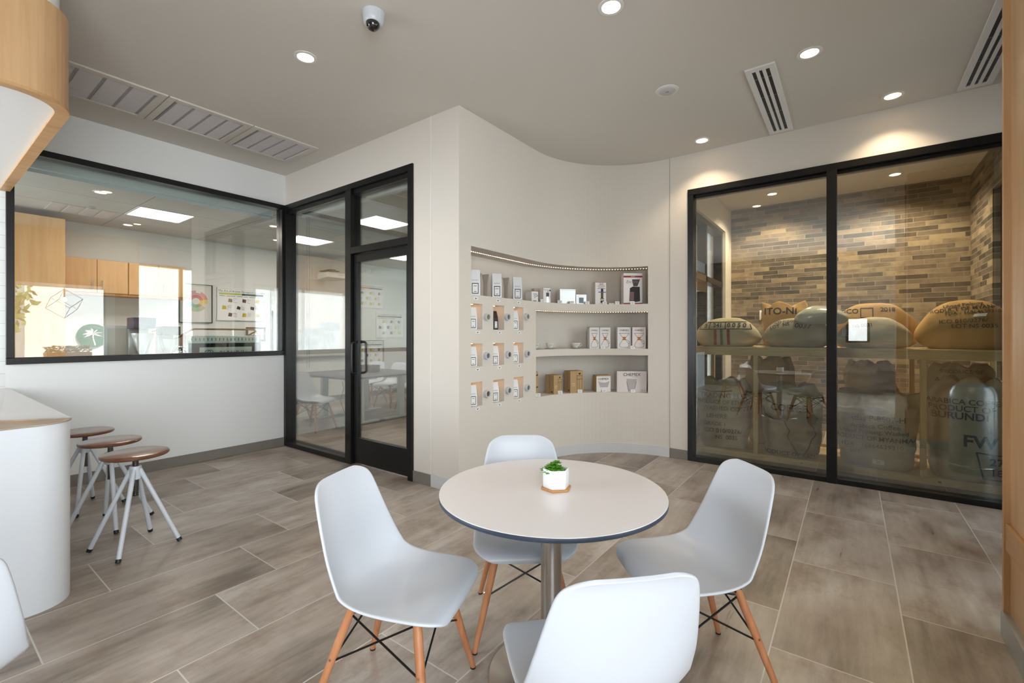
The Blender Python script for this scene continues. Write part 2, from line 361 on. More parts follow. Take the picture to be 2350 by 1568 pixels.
FX0, FX1 = XL-.12, XL-.0+.02
window('window_1', [('sill_frame', MB().box(FX0, FX1, WY0, YD, WZ0, WZ0+.055)), ('head_frame', MB().box(FX0, FX1, WY0, YD, WZ1-.055, WZ1)),
    ('jamb', MB().box(FX0, FX1, WY0, WY0+.05, WZ0+.055, WZ1-.055)), ('jamb', MB().box(FX0, FX1, YD-.05, YD, WZ0+.055, WZ1-.055))],
    [(XL-.045, XL-.033, WY0+.05, YD-.05, WZ0+.055, WZ1-.055)], GLASSW)
# storefront with the door
y0, y1 = YD-.02, YD+.11
window('window_2', [('head_frame', MB().box(XL+.02, -3.30, y0, y1, 2.925, 2.985)), ('jamb', MB().box(XL, XL+.06, y0, y1, 0, 2.925)), ('jamb', MB().box(-3.365, -3.30, y0, y1, 0, 2.925)),
    ('mullion', MB().box(-4.37, -4.27, y0, y1, 0, 2.925)), ('threshold', MB().box(XL+.06, -4.37, y0, y1, 0, .055)), ('transom_bar', MB().box(-4.27, -3.365, y0, y1, 2.235, 2.305)),
    ('top_track', MB().box(XL+.06, -4.37, y0+.03, y1, 2.875, 2.925)), ('top_track', MB().box(-4.27, -3.365, y0+.03, y1, 2.875, 2.925))],
    [(XL+.06, -4.37, YD+.04, YD+.052, .055, 2.875), (-4.27, -3.365, YD+.04, YD+.052, 2.305, 2.875)], GLASSL)
d = thing('door_1', None, None, kind='structure')
dx0, dx1 = -4.262, -3.372; dy0, dy1 = YD+.015, YD+.06
MB().box(dx0, dx1, dy0, dy1, .02, .285).build('bottom_rail', BLACK, d, bevel=.003, seg=1)
MB().box(dx0, dx1, dy0, dy1, 2.145, 2.228).build('top_rail', BLACK, d, bevel=.003, seg=1)
MB().box(dx0, dx0+.065, dy0, dy1, .285, 2.145).build('stile', BLACK, d, bevel=.003, seg=1)
MB().box(dx1-.05, dx1, dy0, dy1, .285, 2.145).build('stile', BLACK, d, bevel=.003, seg=1)
MB().box(dx0+.065, dx1-.05, YD+.032, YD+.042, .285, 2.145).build('pane', GLASSL, d)
hx = dx0+.05
for sy in (-1, 1):
    yy = YD+.037+sy*.085; base = YD+.037+sy*.022
    pts = [(hx+.01, base, 1.30)]
    for k in range(7):
        a = PI/2*k/6; pts.append((hx+.01+.03*0, yy-sy*.03+sy*.03*math.sin(a), 1.30-.03+.03*math.cos(a)))
    for k in range(7):
        a = PI/2*k/6; pts.append((hx+.01, yy-sy*.03+sy*.03*math.cos(a), .97+.03-.03*math.sin(a)))
    pts.append((hx+.01, base, .97))
    hm = MB().tube(pts, .013, 12)
    hm.lathe([(.02, 0), (.02, .012)], 14, (0, 0, 0)); n = len(hm.v)
    for i in range(n-28, n): v = hm.v[i]; hm.v[i] = (hx+.01+v[0], base-sy*.004+v[2]*sy, 1.30+v[1])
    hm.build('door_handle', BLACK, d, smooth=True)
# storage window
ry0, ry1 = YR-.02, YR+.11; RX0, RX1, RM0, RM1 = -1.44, 1.19, -.185, -.105
window('window_3', [('head_frame', MB().box(RX0, RX1, ry0, ry1, 2.90, 2.965)), ('jamb', MB().box(RX0, RX0+.06, ry0, ry1, 0, 2.90)), ('jamb', MB().box(RX1-.06, RX1, ry0, ry1, 0, 2.90)),
    ('mullion', MB().box(RM0, RM1, ry0-.01, ry1, .0, 2.90)), ('threshold', MB().box(RX0+.06, RM0, ry0, ry1, 0, .05)), ('threshold', MB().box(RM1, RX1-.06, ry0, ry1, 0, .05)),
    ('top_track', MB().box(RX0+.06, RM0, ry0+.05, ry1, 2.87, 2.90)), ('top_track', MB().box(RM1, RX1-.06, ry0+.05, ry1, 2.87, 2.90))],
    [(RX0+.06, RM0, YR+.04, YR+.052, .05, 2.87), (RM1, RX1-.06, YR+.04, YR+.052, .05, 2.87)], GLASS)
# windows of the outer walls
window('window_4', [('frame_bar', MB().box(XE+.05, XE+.15, 1.22, 2.72, .46, .52)), ('frame_bar', MB().box(XE+.05, XE+.15, 1.22, 2.72, 2.34, 2.4)),
    ('frame_bar', MB().box(XE+.05, XE+.15, 1.22, 1.28, .52, 2.34)), ('frame_bar', MB().box(XE+.05, XE+.15, 2.66, 2.72, .52, 2.34))], [(XE+.09, XE+.1, 1.28, 2.66, .52, 2.34)], GLASSP)
window('window_5', [('frame_bar', MB().box(XE+.05, XE+.15, 3.12, YR+.15, 0, .08)), ('frame_bar', MB().box(XE+.05, XE+.15, 3.12, YR+.15, 2.94, 3.0))]+
    [('frame_bar', MB().box(XE+.05, XE+.15, q, q+.06, .08, 2.94)) for q in (3.12, 4.02, 5.25)], [(XE+.09, XE+.1, 3.18, 4.02, .08, 2.94), (XE+.09, XE+.1, 4.08, 5.25, .08, 2.94)], GLASSP)
window('added_window_6', [('frame_bar', MB().box(-5.5, -3.9, YB-.15, YB-.05, 0, .08)), ('frame_bar', MB().box(-5.5, -3.9, YB-.15, YB-.05, 2.82, 2.9))]+
    [('frame_bar', MB().box(q, q+.07, YB-.15, YB-.05, .08, 2.82)) for q in (-5.5, -3.97)], [(-5.43, -3.97, YB-.11, YB-.1, .08, 2.82)], GLASSP)  # unseen window added as the opening for the back fill
window('window_9', [('frame_bar', MB().box(-.1, .35, YB-.15, YB-.05, 1.76, 1.8)), ('frame_bar', MB().box(-.1, .35, YB-.15, YB-.05, 1.2, 1.24)), ('frame_bar', MB().box(-.1, -.05, YB-.15, YB-.05, 1.24, 1.76)), ('frame_bar', MB().box(.3, .35, YB-.15, YB-.05, 1.24, 1.76))], [(-.05, .3, YB-.11, YB-.1, 1.24, 1.76)], GLASSP)
window('window_10', [('frame_bar', MB().box(XE+.05, XE+.15, -2.55, .25, .25, .31)), ('frame_bar', MB().box(XE+.05, XE+.15, -2.55, .25, 2.69, 2.75))]+
    [('frame_bar', MB().box(XE+.05, XE+.15, q, q+.06, .31, 2.69)) for q in (-2.55, -1.2, .19)], [(XE+.09, XE+.1, -2.49, .19, .31, 2.69)], GLASSP)
window('window_7', [('frame_bar', MB().box(-1.70, -1.58, 5.55, 7.55, 2.88, 2.95)), ('frame_bar', MB().box(-1.70, -1.58, 5.55, 7.55, 0, .08)), ('frame_bar', MB().box(-1.70, -1.58, 5.55, 7.55, 2.1, 2.18))]+
    [('frame_bar', MB().box(-1.70, -1.58, q, q+.07, .08, 2.88)) for q in (5.55, 6.55, 7.48)], [(-1.65, -1.64, 5.62, 7.48, .08, 2.88)], GLASSP)
window('window_8', [('frame_bar', MB().box(1.25, 1.33, 6.2, 6.85, .9, .96)), ('frame_bar', MB().box(1.25, 1.33, 6.2, 6.85, 2.84, 2.9)), ('frame_bar', MB().box(1.25, 1.33, 6.2, 6.85, 1.9, 1.95)),
    ('frame_bar', MB().box(1.25, 1.33, 6.2, 6.25, .96, 2.84)), ('frame_bar', MB().box(1.25, 1.33, 6.8, 6.85, .96, 2.84))], [(1.28, 1.29, 6.25, 6.8, .96, 2.84)], GLASSP)
# baseboards
BB = mat('grey_base_tile', (128, 122, 115), .45, var=(12, .12)); BBW = mat('white_baseboard', (214, 214, 214), .5)
struct(MB().box(XL, XL+.012, .56, YD-.02, 0, .105).build('baseboard_left', BB, bevel=.002, seg=1))
struct(MB().box(-3.30, -3.06, YD-.012, YD, 0, .105).build('baseboard_center', BB, bevel=.002, seg=1))
struct(MB().box(ACX, -1.44, YR-.012, YR, 0, .105).build('baseboard_right', BB, bevel=.002, seg=1))
struct(MB().box(XLAB, XLAB+.012, YB, 7.5, 0, .1).build('baseboard_lab', BB))
struct(MB().box(-1.54, 1.19, YK-.012, YK, 0, .1).build('baseboard_storage', BB))
# ---------------------------------------------------------------- curved display wall
openings = []   # s0, s1, z0, z1, depth
def opn(px0, px1, pyt, pyb, ref, dep):
    s0 = onW(px0)[0]; s1 = onW(px1)[0]; zt = onW(ref, pyt)[1]; zb = onW(ref, pyb)[1]; openings.append((s0, s1, zb, zt, dep)); return openings[-1]
TOPZ = (1.735, 2.168)
sA0, sA1, sB0 = onW(1081)[0], onW(1487)[0], onW(1230)[0]
openings.append((sA0, sA1, TOPZ[0], TOPZ[1], .33))
zB = (onW(1487, 801)[1], onW(1487, 715)[1]); zC = (onW(1487, 901)[1]-.01, onW(1487, 816)[1])
openings.append((sB0, sA1, zB[0], zB[1], .30)); openings.append((sB0, sA1, zC[0], zC[1], .30))
cub = []
for (a, b) in ((1081, 1107), (1132, 1157), (1179, 1201)):
    for (t_, bt) in ((696, 756), (789, 843), (879, 935)):
        s0, zt, _ = onW(1081, t_); zb = onW(1081, bt)[1]
        o_ = (onW(a)[0], onW(b)[0], zb, zt, .14); openings.append(o_); cub.append(o_)
sb = {0.0, S2}; zb_ = {0.0, CEIL}
k = S1
while k < S2: sb.add(round(k, 4)); k += .05
for o_ in openings: sb |= {o_[0], o_[1]}; zb_ |= {o_[2], o_[3]}
sb = sorted(sb); zb_ = sorted(zb_)
w = MB()
def P3(s, z, dep=0): x, y, _ = wp(s, dep); return (x, y, z)
for i in range(len(sb)-1):
    for j in range(len(zb_)-1):
        sm = (sb[i]+sb[i+1])/2; zm = (zb_[j]+zb_[j+1])/2
        if any(o_[0] < sm < o_[1] and o_[2] < zm < o_[3] for o_ in openings): continue
        w.quad(P3(sb[i], zb_[j]), P3(sb[i+1], zb_[j]), P3(sb[i+1], zb_[j+1]), P3(sb[i], zb_[j+1]))
for (s0, s1, z0, z1, D) in openings:
    ss = [s for s in sb if s0 <= s <= s1]
    for a, b in zip(ss, ss[1:]):
        w.quad(P3(a, z0, D), P3(b, z0, D), P3(b, z1, D), P3(a, z1, D))
        w.quad(P3(a, z1), P3(b, z1), P3(b, z1, D), P3(a, z1, D))
        w.quad(P3(a, z0), P3(a, z0, D), P3(b, z0, D), P3(b, z0))
    w.quad(P3(s0, z0), P3(s0, z1), P3(s0, z1, D), P3(s0, z0, D)); w.quad(P3(s1, z0), P3(s1, z0, D), P3(s1, z1, D), P3(s1, z1))
w.quad((XF, YD, 0), (XF, YD, CEIL), (-3.06, YD, CEIL), (-3.06, YD, 0))
# back of the wall so light does not leak
bk = [s for s in sb]
for a, b in zip(bk, bk[1:]): w.quad(P3(a, 0, .345), P3(b, 0, .345), P3(b, CEIL, .345), P3(a, CEIL, .345))
w.quad(P3(S2, 0), P3(S2, CEIL), P3(S2, CEIL, .345), P3(S2, 0, .345))
cw = struct(w.build('wall_curved', WALL, fix=False, smooth=True, sharp=25))
b_ = MB(); ss = [s for s in sb]
for a, b in zip(ss, ss[1:]):
    p, q = P3(a, 0, -.010), P3(b, 0, -.010)
    b_.quad(p, q, (q[0], q[1], .11), (p[0], p[1], .11)); b_.quad((p[0], p[1], .11), (q[0], q[1], .11), P3(b, .11), P3(a, .11))
b_.box(-3.06, XF+.01, YD-.01, YD, 0, .11)
struct(b_.build('baseboard_curved', BBW, fix=False))
struct(MB().box(-3.066, -3.056, YD-.006, YD, .11, CEIL).build('trim_1', mat('trim_light', (235, 233, 228), .5)))
x_, y_, _ = wp(S2); struct(MB().box(x_-.002, x_+.003, y_-.004, y_, .11, CEIL).build('trim_2', mat('trim_dark', (170, 165, 158), .6)))
# ---------------------------------------------------------------- canopy above the counter
CXE = -3.235; CYE = .57
def arc_path(xe, ye, r, xw, yb, n=12):
    pts = [(xe, yb)]
    for k in range(n+1):
        a = PI/2*k/n; pts.append((xe-r+r*math.cos(a), ye-r+r*math.sin(a)))
    pts.append((xw, ye)); return pts
def band(mb, outer, inner, z0, z1):
    n = len(outer)
    for i in range(n-1):
        for P_ in ((outer[i], outer[i+1]), (inner[i], inner[i+1])):
            mb.quad((*P_[0], z0), (*P_[1], z0), (*P_[1], z1), (*P_[0], z1))
        for z in (z0, z1): mb.quad((*outer[i], z), (*outer[i+1], z), (*inner[i+1], z), (*inner[i], z))
    for i in (0, n-1): mb.quad((*outer[i], z0), (*inner[i], z0), (*inner[i], z1), (*outer[i], z1))
cp = thing('counter_canopy', 'curved maple-faced canopy hanging from the ceiling above the white counter', 'canopy', (-4.5, -.5, 2.59))
off = Vector((4.5, .5, -2.59))
def shift(mb, v): mb.v = [tuple(Vector(p)+v) for p in mb.v]; return mb
mb = MB(); band(mb, arc_path(CXE, CYE, .24, XL, YB+.02), arc_path(CXE-.05, CYE-.05, .19, XL, YB+.02), 2.587, 3.07)
shift(mb, off).build('fascia', MAPLE, cp, smooth=True)
mb = MB(); band(mb, arc_path(CXE+.003, CYE+.003, .243, XL, YB+.02), arc_path(CXE-.055, CYE-.055, .185, XL, YB+.02), 2.572, 2.587)
shift(mb, off).build('lower_edge', MAPLEH, cp, smooth=True)
pts = arc_path(CXE-.05, CYE-.05, .19, XL, YB+.02)+[(XL, YB+.02)]
shift(MB().prism(pts, 2.60, 2.63), off).build('soffit', WALLW, cp)
pts = arc_path(CXE-.035, CYE-.035, .21, XL, YB+.02)+[(XL, YB+.02)]
shift(MB().prism(pts, 3.05, CEIL), off).build('upper_band', WALLW, cp, smooth=True, sharp=30)
# counter
KX = -3.215; KY = .56
ct = thing('service_counter', 'white rounded-corner service counter with a glossy stone top, left foreground', 'counter', (-4.4, -.6, 0))
off = Vector((4.4, .6, 0))
pts = arc_path(KX, KY, .16, XL+.001, YB+.3)+[(XL+.001, YB+.3)]
shift(MB().prism(pts, 0, .921), off).build('counter_body', mat('counter_white', (232, 236, 240), .3, var=(3, .01)), ct, smooth=True, sharp=30)
pts = arc_path(KX+.006, KY+.006, .166, XL+.001, YB+.3)+[(XL+.001, YB+.3)]
STONE = mat('polished_quartz', (178, 162, 146), .06, spec=.6, var=(5, .06))  # brown reflection of the maple canopy put into the pale stone's colour
shift(MB().prism(pts, .921, .93), off).build('countertop', STONE, ct, smooth=True, sharp=30, bevel=.002)
# ---------------------------------------------------------------- maple window bay at the right edge
mp = thing('window_bay', 'floor-to-ceiling maple-clad window bay post with grey metal base at right edge', 'wooden post', (.56, 3.05, 0))
def post(x0, x1, ya, yb, r, z0, z1, corners):
    pts = []
    for (cx_, cy_, a0, rd) in ((x1, yb, 0, 0), (x0, yb, 90, r), (x0, ya, 180, 0), (x1, ya, 270, 0)):
        if rd:
            for k in range(7):
                a = math.radians(a0+90*k/6); pts.append((cx_+(r if cx_ == x0 else -r)+r*math.cos(a), cy_-r+r*math.sin(a)))
        else: pts.append((cx_, cy_))
    return MB().prism(pts, z0, z1)
off = Vector((-.56, -3.05, 0))
shift(post(.555, XE, 2.99, 3.05, .035, .115, CEIL, 0), off).build('corner_post', MAPLE, mp, smooth=True, sharp=30)
shift(MB().box(.575, XE, 2.66, 2.99, .115, CEIL), off).build('panel', MAPLE, mp)
shift(MB().box(.56, .575, 1.2, 2.99, .40, .52), off).build('rail', MAPLEH, mp, bevel=.002, seg=1)
shift(MB().box(.575, XE, 1.28, 2.66, .42, .52), off).build('bench_seat', MAPLEH, mp, bevel=.002, seg=1)
shift(MB().box(.56, .575, 1.28, 2.66, .115, .40), off).build('panel', MAPLE, mp)
shift(MB().box(.56, XE, 1.0, 1.28, .115, CEIL), off).build('side_panel', MAPLE, mp)
shift(MB().box(.56, XE, 1.28, 2.66, 2.34, CEIL), off).build('header_panel', MAPLE, mp)
shift(post(.55, XE, 1.0, 3.055, .04, 0, .115, 0), off).build('metal_base', mat('grey_metal_base', (176, 180, 182), .35, .6), mp, smooth=True, sharp=30)
# ---------------------------------------------------------------- table and chairs
TC = c2w(.159, 1.85)
tb = thing('round_table', 'round white cafe table on a brushed steel column', 'table', TC)
MB().lathe([(.446, .7305), (.45, .733), (.45, .7455), (.449, .747)], 96).build('table_edge', mat('table_edge_blue', (52, 62, 78), .4), tb, smooth=True)
MB().lathe([(.4495, .7471), (.4485, .749), (.4, .7495)], 96).build('tabletop', mat('white_laminate', (236, 232, 231), .22, var=(2, .008)), tb, smooth=True, sharp=60)
MB().lathe([(.042, .02), (.042, .7305)], 40).build('column', STEEL, tb, smooth=True)
MB().lathe([(.255, 0), (.255, .006), (.25, .011), (.06, .022), (.05, .026)], 64).build('base_plate', STEEL, tb, smooth=True)
MB().lathe([(.16, .722), (.16, .73)], 32).build('mounting_plate', BLACK, tb, smooth=True)
PROF = [(.252, .404), (.252, .418), (.238, .434), (.205, .440), (.15, .436), (.07, .424), (-.01, .416), (-.08, .418), (-.135, .434), (-.172, .468), (-.195, .52), (-.210, .58), (-.224, .65), (-.240, .72), (-.256, .785), (-.266, .815), (-.274, .832)]
WID = [.205, .218, .226, .231, .234, .235, .234, .232, .230, .227, .222, .215, .203, .190, .175, .163, .150]
LIFT = [-.004, -.002, 0, .004, .012, .026, .04, .054, .066, .072, .068, .056, .042, .032, .024, .018, .012]
def shell_mesh():
    def ev(L_, t):
        i = min(int(t), len(L_)-2); f = t-i
        p0, p1, p2, p3 = L_[max(i-1, 0)], L_[i], L_[i+1], L_[min(i+2, len(L_)-1)]
        def cr(a, b, c_, d_): return .5*((2*b)+(-a+c_)*f+(2*a-5*b+4*c_-d_)*f*f+(-a+3*b-3*c_+d_)*f**3)
        if isinstance(p1, tuple): return tuple(cr(p0[q], p1[q], p2[q], p3[q]) for q in range(2))
        return cr(p0, p1, p2, p3)
    n = len(PROF)-1; NT = 56; NU = 20
    ts = []
    for k in range(NT+1):
        q = k/NT; ts.append(n*(.5-.5*math.cos(PI*q))*.55+n*q*.45)
    ts = [t for t in ts if 1.0 < t < n-1.0]+[1.0*(k/9)**1.5 for k in range(10)]+[n-1.0*(k/9)**1.5 for k in range(10)]
    ts.sort()
    mb = MB(); vs = []
    cl = [0.0]; q0 = Vector(ev(PROF, ts[0]))
    for t in ts[1:]: q1 = Vector(ev(PROF, t)); cl.append(cl[-1]+(q1-q0).length); q0 = q1
    R0, R1 = .115, .070
    for ti, t in enumerate(ts):
        p = Vector(ev(PROF, t)); e1 = Vector(ev(PROF, min(t+.05, n))); e0 = Vector(ev(PROF, max(t-.05, 0)))
        tg = (e1-e0).normalized(); nv = Vector((-tg.y, tg.x))
        if nv.y < 0 and t < n*.5: nv = -nv
        nv = Vector((tg.y, -tg.x))       # up over the seat, forward over the back
        w_ = ev(WID, t); l_ = ev(LIFT, t)
        e = 0
        w_ = max(w_, ev(WID, 3.0)) if t < 3 else w_
        c0 = c1 = 0; wf = w_
        if cl[ti] < R0: e = 1-cl[ti]/R0; w_ *= (1-e**2.2)**(1/2.2)*.42+.58; c0 = 99
        if cl[-1]-cl[ti] < R1: e = 1-(cl[-1]-cl[ti])/R1; w_ = w_-.055*(1-math.sqrt(max(0, 1-e*e))); c1 = 99
        row = []
        for j in range(NU+1):
            u = -1+2*j/NU; u = math.sin(u*PI/2)*.35+u*.65
            ua = abs(w_*u/wf); lf = l_*ua**2.4
            # corners of the ends sag back along the profile
            pos = p+nv*lf
            back = 0
            if c0: back = .02*ua**3*e**3
            if c1: back = .012*ua**3*e**3
            sgn = 1 if t > n/2 else -1
            pos = pos-tg*back*sgn
            row.append((w_*u, pos.x, pos.y))
        vs += row
    m = NU+1
    mb.add(vs, [(i*m+j, i*m+j+1, (i+1)*m+j+1, (i+1)*m+j) for i in range(len(ts)-1) for j in range(NU)])
    return mb
def make_chair():
    r = thing('shell_chair', 'x', 'chair')
    sh = shell_mesh().build('seat_shell', WHITE, r, smooth=True, sharp=180)
    sd = sh.modifiers.new('solid', 'SOLIDIFY'); sd.thickness = .011; sd.offset = 0
    sb_ = sh.modifiers.new('sub', 'SUBSURF'); sb_.levels = 1; sb_.render_levels = 1
    tops = [(-.125, .135), (.125, .135), (.125, -.115), (-.125, -.115)]; feet = [(-.222, .215), (.222, .215), (.215, -.245), (-.215, -.245)]
    zt = .405
    for (a, b) in zip(tops, feet):
        A = Vector((*a, zt)); B = Vector((*b, .006))
        lg = MB().tube([A, A.lerp(B, .35), A.lerp(B, .7), B], .0135, 14).v
        mb = MB(); q = [A.lerp(B, k/6) for k in range(7)]; rad = [.0155, .0165, .0165, .0155, .014, .0125, .0108]
        vs = []; 
        for p, rr in zip(q, rad):
            for k in range(14): vs.append((p.x+rr*math.cos(2*PI*k/14), p.y+rr*math.sin(2*PI*k/14), p.z))
        fs = [(i*14+k, i*14+(k+1)%14, (i+1)*14+(k+1)%14, (i+1)*14+k) for i in range(6) for k in range(14)]+[tuple(range(14)), tuple(range(84, 98))]
        lo = mb.add(vs, fs).build('leg', BEECH, r, smooth=True)
        MB().lathe([(.0115, 0), (.012, .006)], 12, (B.x, B.y, 0)).build('foot_glide', BLK, lo)
        C_ = A.lerp(B, .42)
        s_ = 1 if a[0] > 0 else -1
        MB().tube([(C_.x-.0, C_.y, C_.z), (C_.x+s_*.0185, C_.y, C_.z)], .0045, 8).build('leg_bolt', CHROME, lo)
    br = MB()
    L_ = [(Vector((*a, zt)), Vector((*b, .0))) for a, b in zip(tops, feet)]
    for i in range(4):
        (A, B), (C_, D_) = L_[i], L_[(i+1) % 4]
        for (t1, m2) in (((A, B), (C_, D_)), ((C_, D_), (A, B))):
            p = t1[0].lerp(t1[1], .06); q = m2[0].lerp(m2[1], .45)
            br.tube([p, q], .0038, 8)
    br.build('cross_brace', BLACK, r, smooth=True)
    bk_ = MB()
    for a in tops:
        bk_.box(a[0]-.012, a[0]+.012, a[1]-.012, a[1]+.012, .392, .418)
    bk_.box(-.125, .125, .128, .142, .398, .406).box(-.125, .125, -.122, -.108, .398, .406)
    bk_.box(-.132, -.118, -.115, .135, .398, .406).box(.118, .132, -.115, .135, .398, .406)
    bk_.build('under_frame', BLACK, r)
    return r
chair0 = make_chair(); chair_used = False
def put_chair(pos, face, label, group):
    global chair_used
    c_ = copy_tree(chair0) if chair_used else chair0
    chair_used = True
    c_.location = (pos[0], pos[1], 0); c_.rotation_euler = (0, 0, math.atan2(-face[0], face[1]))
    c_['label'] = label; c_['group'] = group; return c_
def cf(lat, d): v = FV*d+RV*lat; return (v.x, v.y)
G1 = 'white shell chairs around the cafe table'
put_chair(c2w(-.425, 1.725), cf(.95, -.25), 'white shell chair with wooden legs left of the round table', G1)
put_chair(c2w(.73, 1.86), cf(-1, -.12), 'white shell chair with wooden legs right of the round table', G1)
put_chair(c2w(.055, 2.19), cf(.03, -1), 'white shell chair facing the camera behind the round table', G1)
put_chair(c2w(.23, 1.28), cf(-.17, .98), 'white shell chair nearest the camera, seen from behind its backrest', G1)
put_chair(c2w(-1.60, 1.19), cf(-.78, .62), 'white shell chair cut off by the lower left edge of the photo', 'white shell chairs in the foreground')
# plant
pp = onZ(1276, 1121, .7495)
pl = thing('potted_succulent', 'small green succulent in a white hexagonal pot on the round table', 'potted plant', pp, T+.12)
hexa = lambda r, a0=0: [(r*math.cos(a0+PI/3*k), r*math.sin(a0+PI/3*k)) for k in range(6)]
MB().prism(hexa(.064, .1), 0, .009).build('wooden_coaster', wood_mat('bamboo', (176, 120, 66), (206, 150, 92), 'X', .5, 3), pl, bevel=.002)
pot = MB(); o1, i1 = hexa(.054), hexa(.0505)
n = 6; vs = [(*p, .009) for p in o1]+[(*p, .083) for p in o1]+[(*p, .083) for p in i1]+[(*p, .062) for p in i1]
pot.add(vs, [tuple(range(6))]+[(i,(i+1)%6,6+(i+1)%6,6+i) for i in range(6)]+[(6+i,6+(i+1)%6,12+(i+1)%6,12+i) for i in range(6)]+[(12+i,12+(i+1)%6,18+(i+1)%6,18+i) for i in range(6)]+[tuple(range(18, 24))])
pot.build('pot', mat('white_ceramic', (246, 247, 248), .3), pl, bevel=.0015)
MB().prism(hexa(.0495), .0625, .068).build('soil', mat('dark_soil', (58, 48, 40), .95, bump=(300, 1)), pl)
def succ(mb, cx_, cy_, cz, R_, nl, tilt):
    for ring, (rr, el, cnt) in enumerate(((1.0, 18, nl), (.8, 42, nl-2), (.55, 66, nl-3))):
        for k in range(cnt):
            a = 2*PI*k/cnt+ring*.5; ln = R_*rr
            d_ = Vector((math.cos(a)*math.cos(math.radians(el)), math.sin(a)*math.cos(math.radians(el)), math.sin(math.radians(el))))
            sd_ = Vector((-math.sin(a), math.cos(a), 0)); up_ = d_.cross(sd_)*-1
            rows = []; 
            for i, (q, w_, th) in enumerate(((0, .12, .05), (.35, .22, .08), (.7, .30, .09), (.9, .2, .06), (1.02, .03, .02))):
                c_ = Vector((cx_, cy_, cz))+d_*ln*q+up_*ln*.25*q*q
                rows.append([c_+sd_*ln*w_, c_+up_*ln*th, c_-sd_*ln*w_, c_-up_*ln*th])
            vs = [v for r_ in rows for v in r_]
            fs = [(i*4+j, i*4+(j+1)%4, (i+1)*4+(j+1)%4, (i+1)*4+j) for i in range(4) for j in range(4)]+[(0,1,2,3), (16,17,18,19)]
            mb.add(vs, fs)
sc = MB()
for (a, b, z, R_, n_) in ((-.022, -.012, .068, .034, 8), (.004, .006, .075, .036, 8), (-.008, .02, .085, .03, 7), (-.034, .012, .072, .03, 7), (.026, -.004, .064, .024, 6), (-.002, -.024, .062, .024, 6), (.006, .016, .098, .022, 7)):
    succ(sc, a, b, z, R_, n_, 0)
for (a, b, z) in ((.004, .006, .075), (-.008, .02, .085), (.006, .016, .095)): sc.tube([(a, b, .066), (a, b, z)], .004, 6)
sc.build('succulent_leaves', mat('succulent_green', (92, 158, 46), .35, var=(60, .35)), pl, smooth=True, sharp=50)
# ---------------------------------------------------------------- stools
def make_stool():
    r = thing('stool', 'x', 'stool')
    MB().lathe([(.12, .585), (.170, .590), (.178, .597), (.179, .604), (.174, .612), (.165, .615)], 56).build('seat', WALNUT, r, smooth=True)
    hub = MB().lathe([(.030, .44), (.032, .45), (.032, .52), (.029, .525)], 24).build('hub', WHITE, r, smooth=True)
    scw = MB(); pr = [(.0155, .33)]
    z = .333
    while z < .585: pr += [(.0175, z), (.0175, z+.003), (.0145, z+.005), (.0145, z+.007)]; z += .009
    scw.lathe(pr+[(.0155, .586)], 16).build('threaded_rod', mat('dark_steel', (110, 104, 100), .3, 1), r, smooth=True)
    MB().lathe([(.05, .578), (.05, .586)], 24).build('seat_plate', BLACK, r)
    for k in range(4):
        a = PI/4+PI/2*k+.2; c_, s_ = math.cos(a), math.sin(a)
        A = Vector((c_*.022, s_*.022, .505)); B = Vector((c_*.235, s_*.235, .022))
        lg = MB().tube([A, B], .0135, 14).build('leg', WHITE, r, smooth=True)
        B2 = B+(B-A).normalized()*.018
        MB().tube([B-(B-A)*.004, B2], .0145, 12).build('rubber_foot', BLK, lg, smooth=True)
    return r
GS = 'walnut stools along the counter end'
st0 = make_stool(); st0['group'] = GS
for i, (x, y, rz, lb) in enumerate(((-3.73, .93, .0, 'walnut-seated white stool nearest the camera, fully in view'), (-4.31, .93, .5, 'middle walnut-seated white stool, between two others beside the counter'), (-4.89, .90, .2, 'walnut-seated white stool farthest from the camera, partly behind the counter'))):
    s_ = st0 if i == 0 else copy_tree(st0)
    s_.location = (x, y, 0); s_.rotation_euler = (0, 0, rz); s_['label'] = lb; s_['group'] = GS
# ---------------------------------------------------------------- ceiling fixtures
LAMPM = mat('lamp_glow', (255, 240, 215), .5, emit=(255, 222, 176), es=9)
LAMPW = mat('lamp_glow_white', (255, 250, 242), .5, emit=(255, 244, 228), es=6)
RING = mat('white_trim', (232, 230, 226), .5)
RFL = mat('reflector', (250, 236, 210), .25)
def downlight(x, y, z, label, group, r=.055, energy=11, col=(1, .78, .52), detail=True, spot=115):
    t = thing('recessed_downlight', label, 'ceiling light', (x, y, z), 0, group)
    MB().lathe([(r*1.0, -.002), (r*1.32, -.002), (r*1.38, 0.0), (r*1.0, .0)], 32).build('trim_ring', RING, t, smooth=True) if False else None
    ring = MB(); n = 32; vs = []
    for rr, zz in ((r*1.4, 0), (r*1.38, -.005), (r*1.02, -.006), (r, -.001)):
        for k in range(n): vs.append((rr*math.cos(2*PI*k/n), rr*math.sin(2*PI*k/n), zz))
    ring.add(vs, [(i*n+k, i*n+(k+1)%n, (i+1)*n+(k+1)%n, (i+1)*n+k) for i in range(3) for k in range(n)]); ring.build('trim_ring', RING, t, smooth=True)
    MB().lathe([(r, -.0025), (r, -.0015)], 24).build('glowing_lens', LAMPM, t)
    if energy: 
        l = lamp('downlight_lamp', 'SPOT', (x, y, z-.02), (0, 0, 0), energy, col, spot=math.radians(spot), blend=.6, soft=.03)
    return t
GD = 'recessed downlights in the white ceiling'
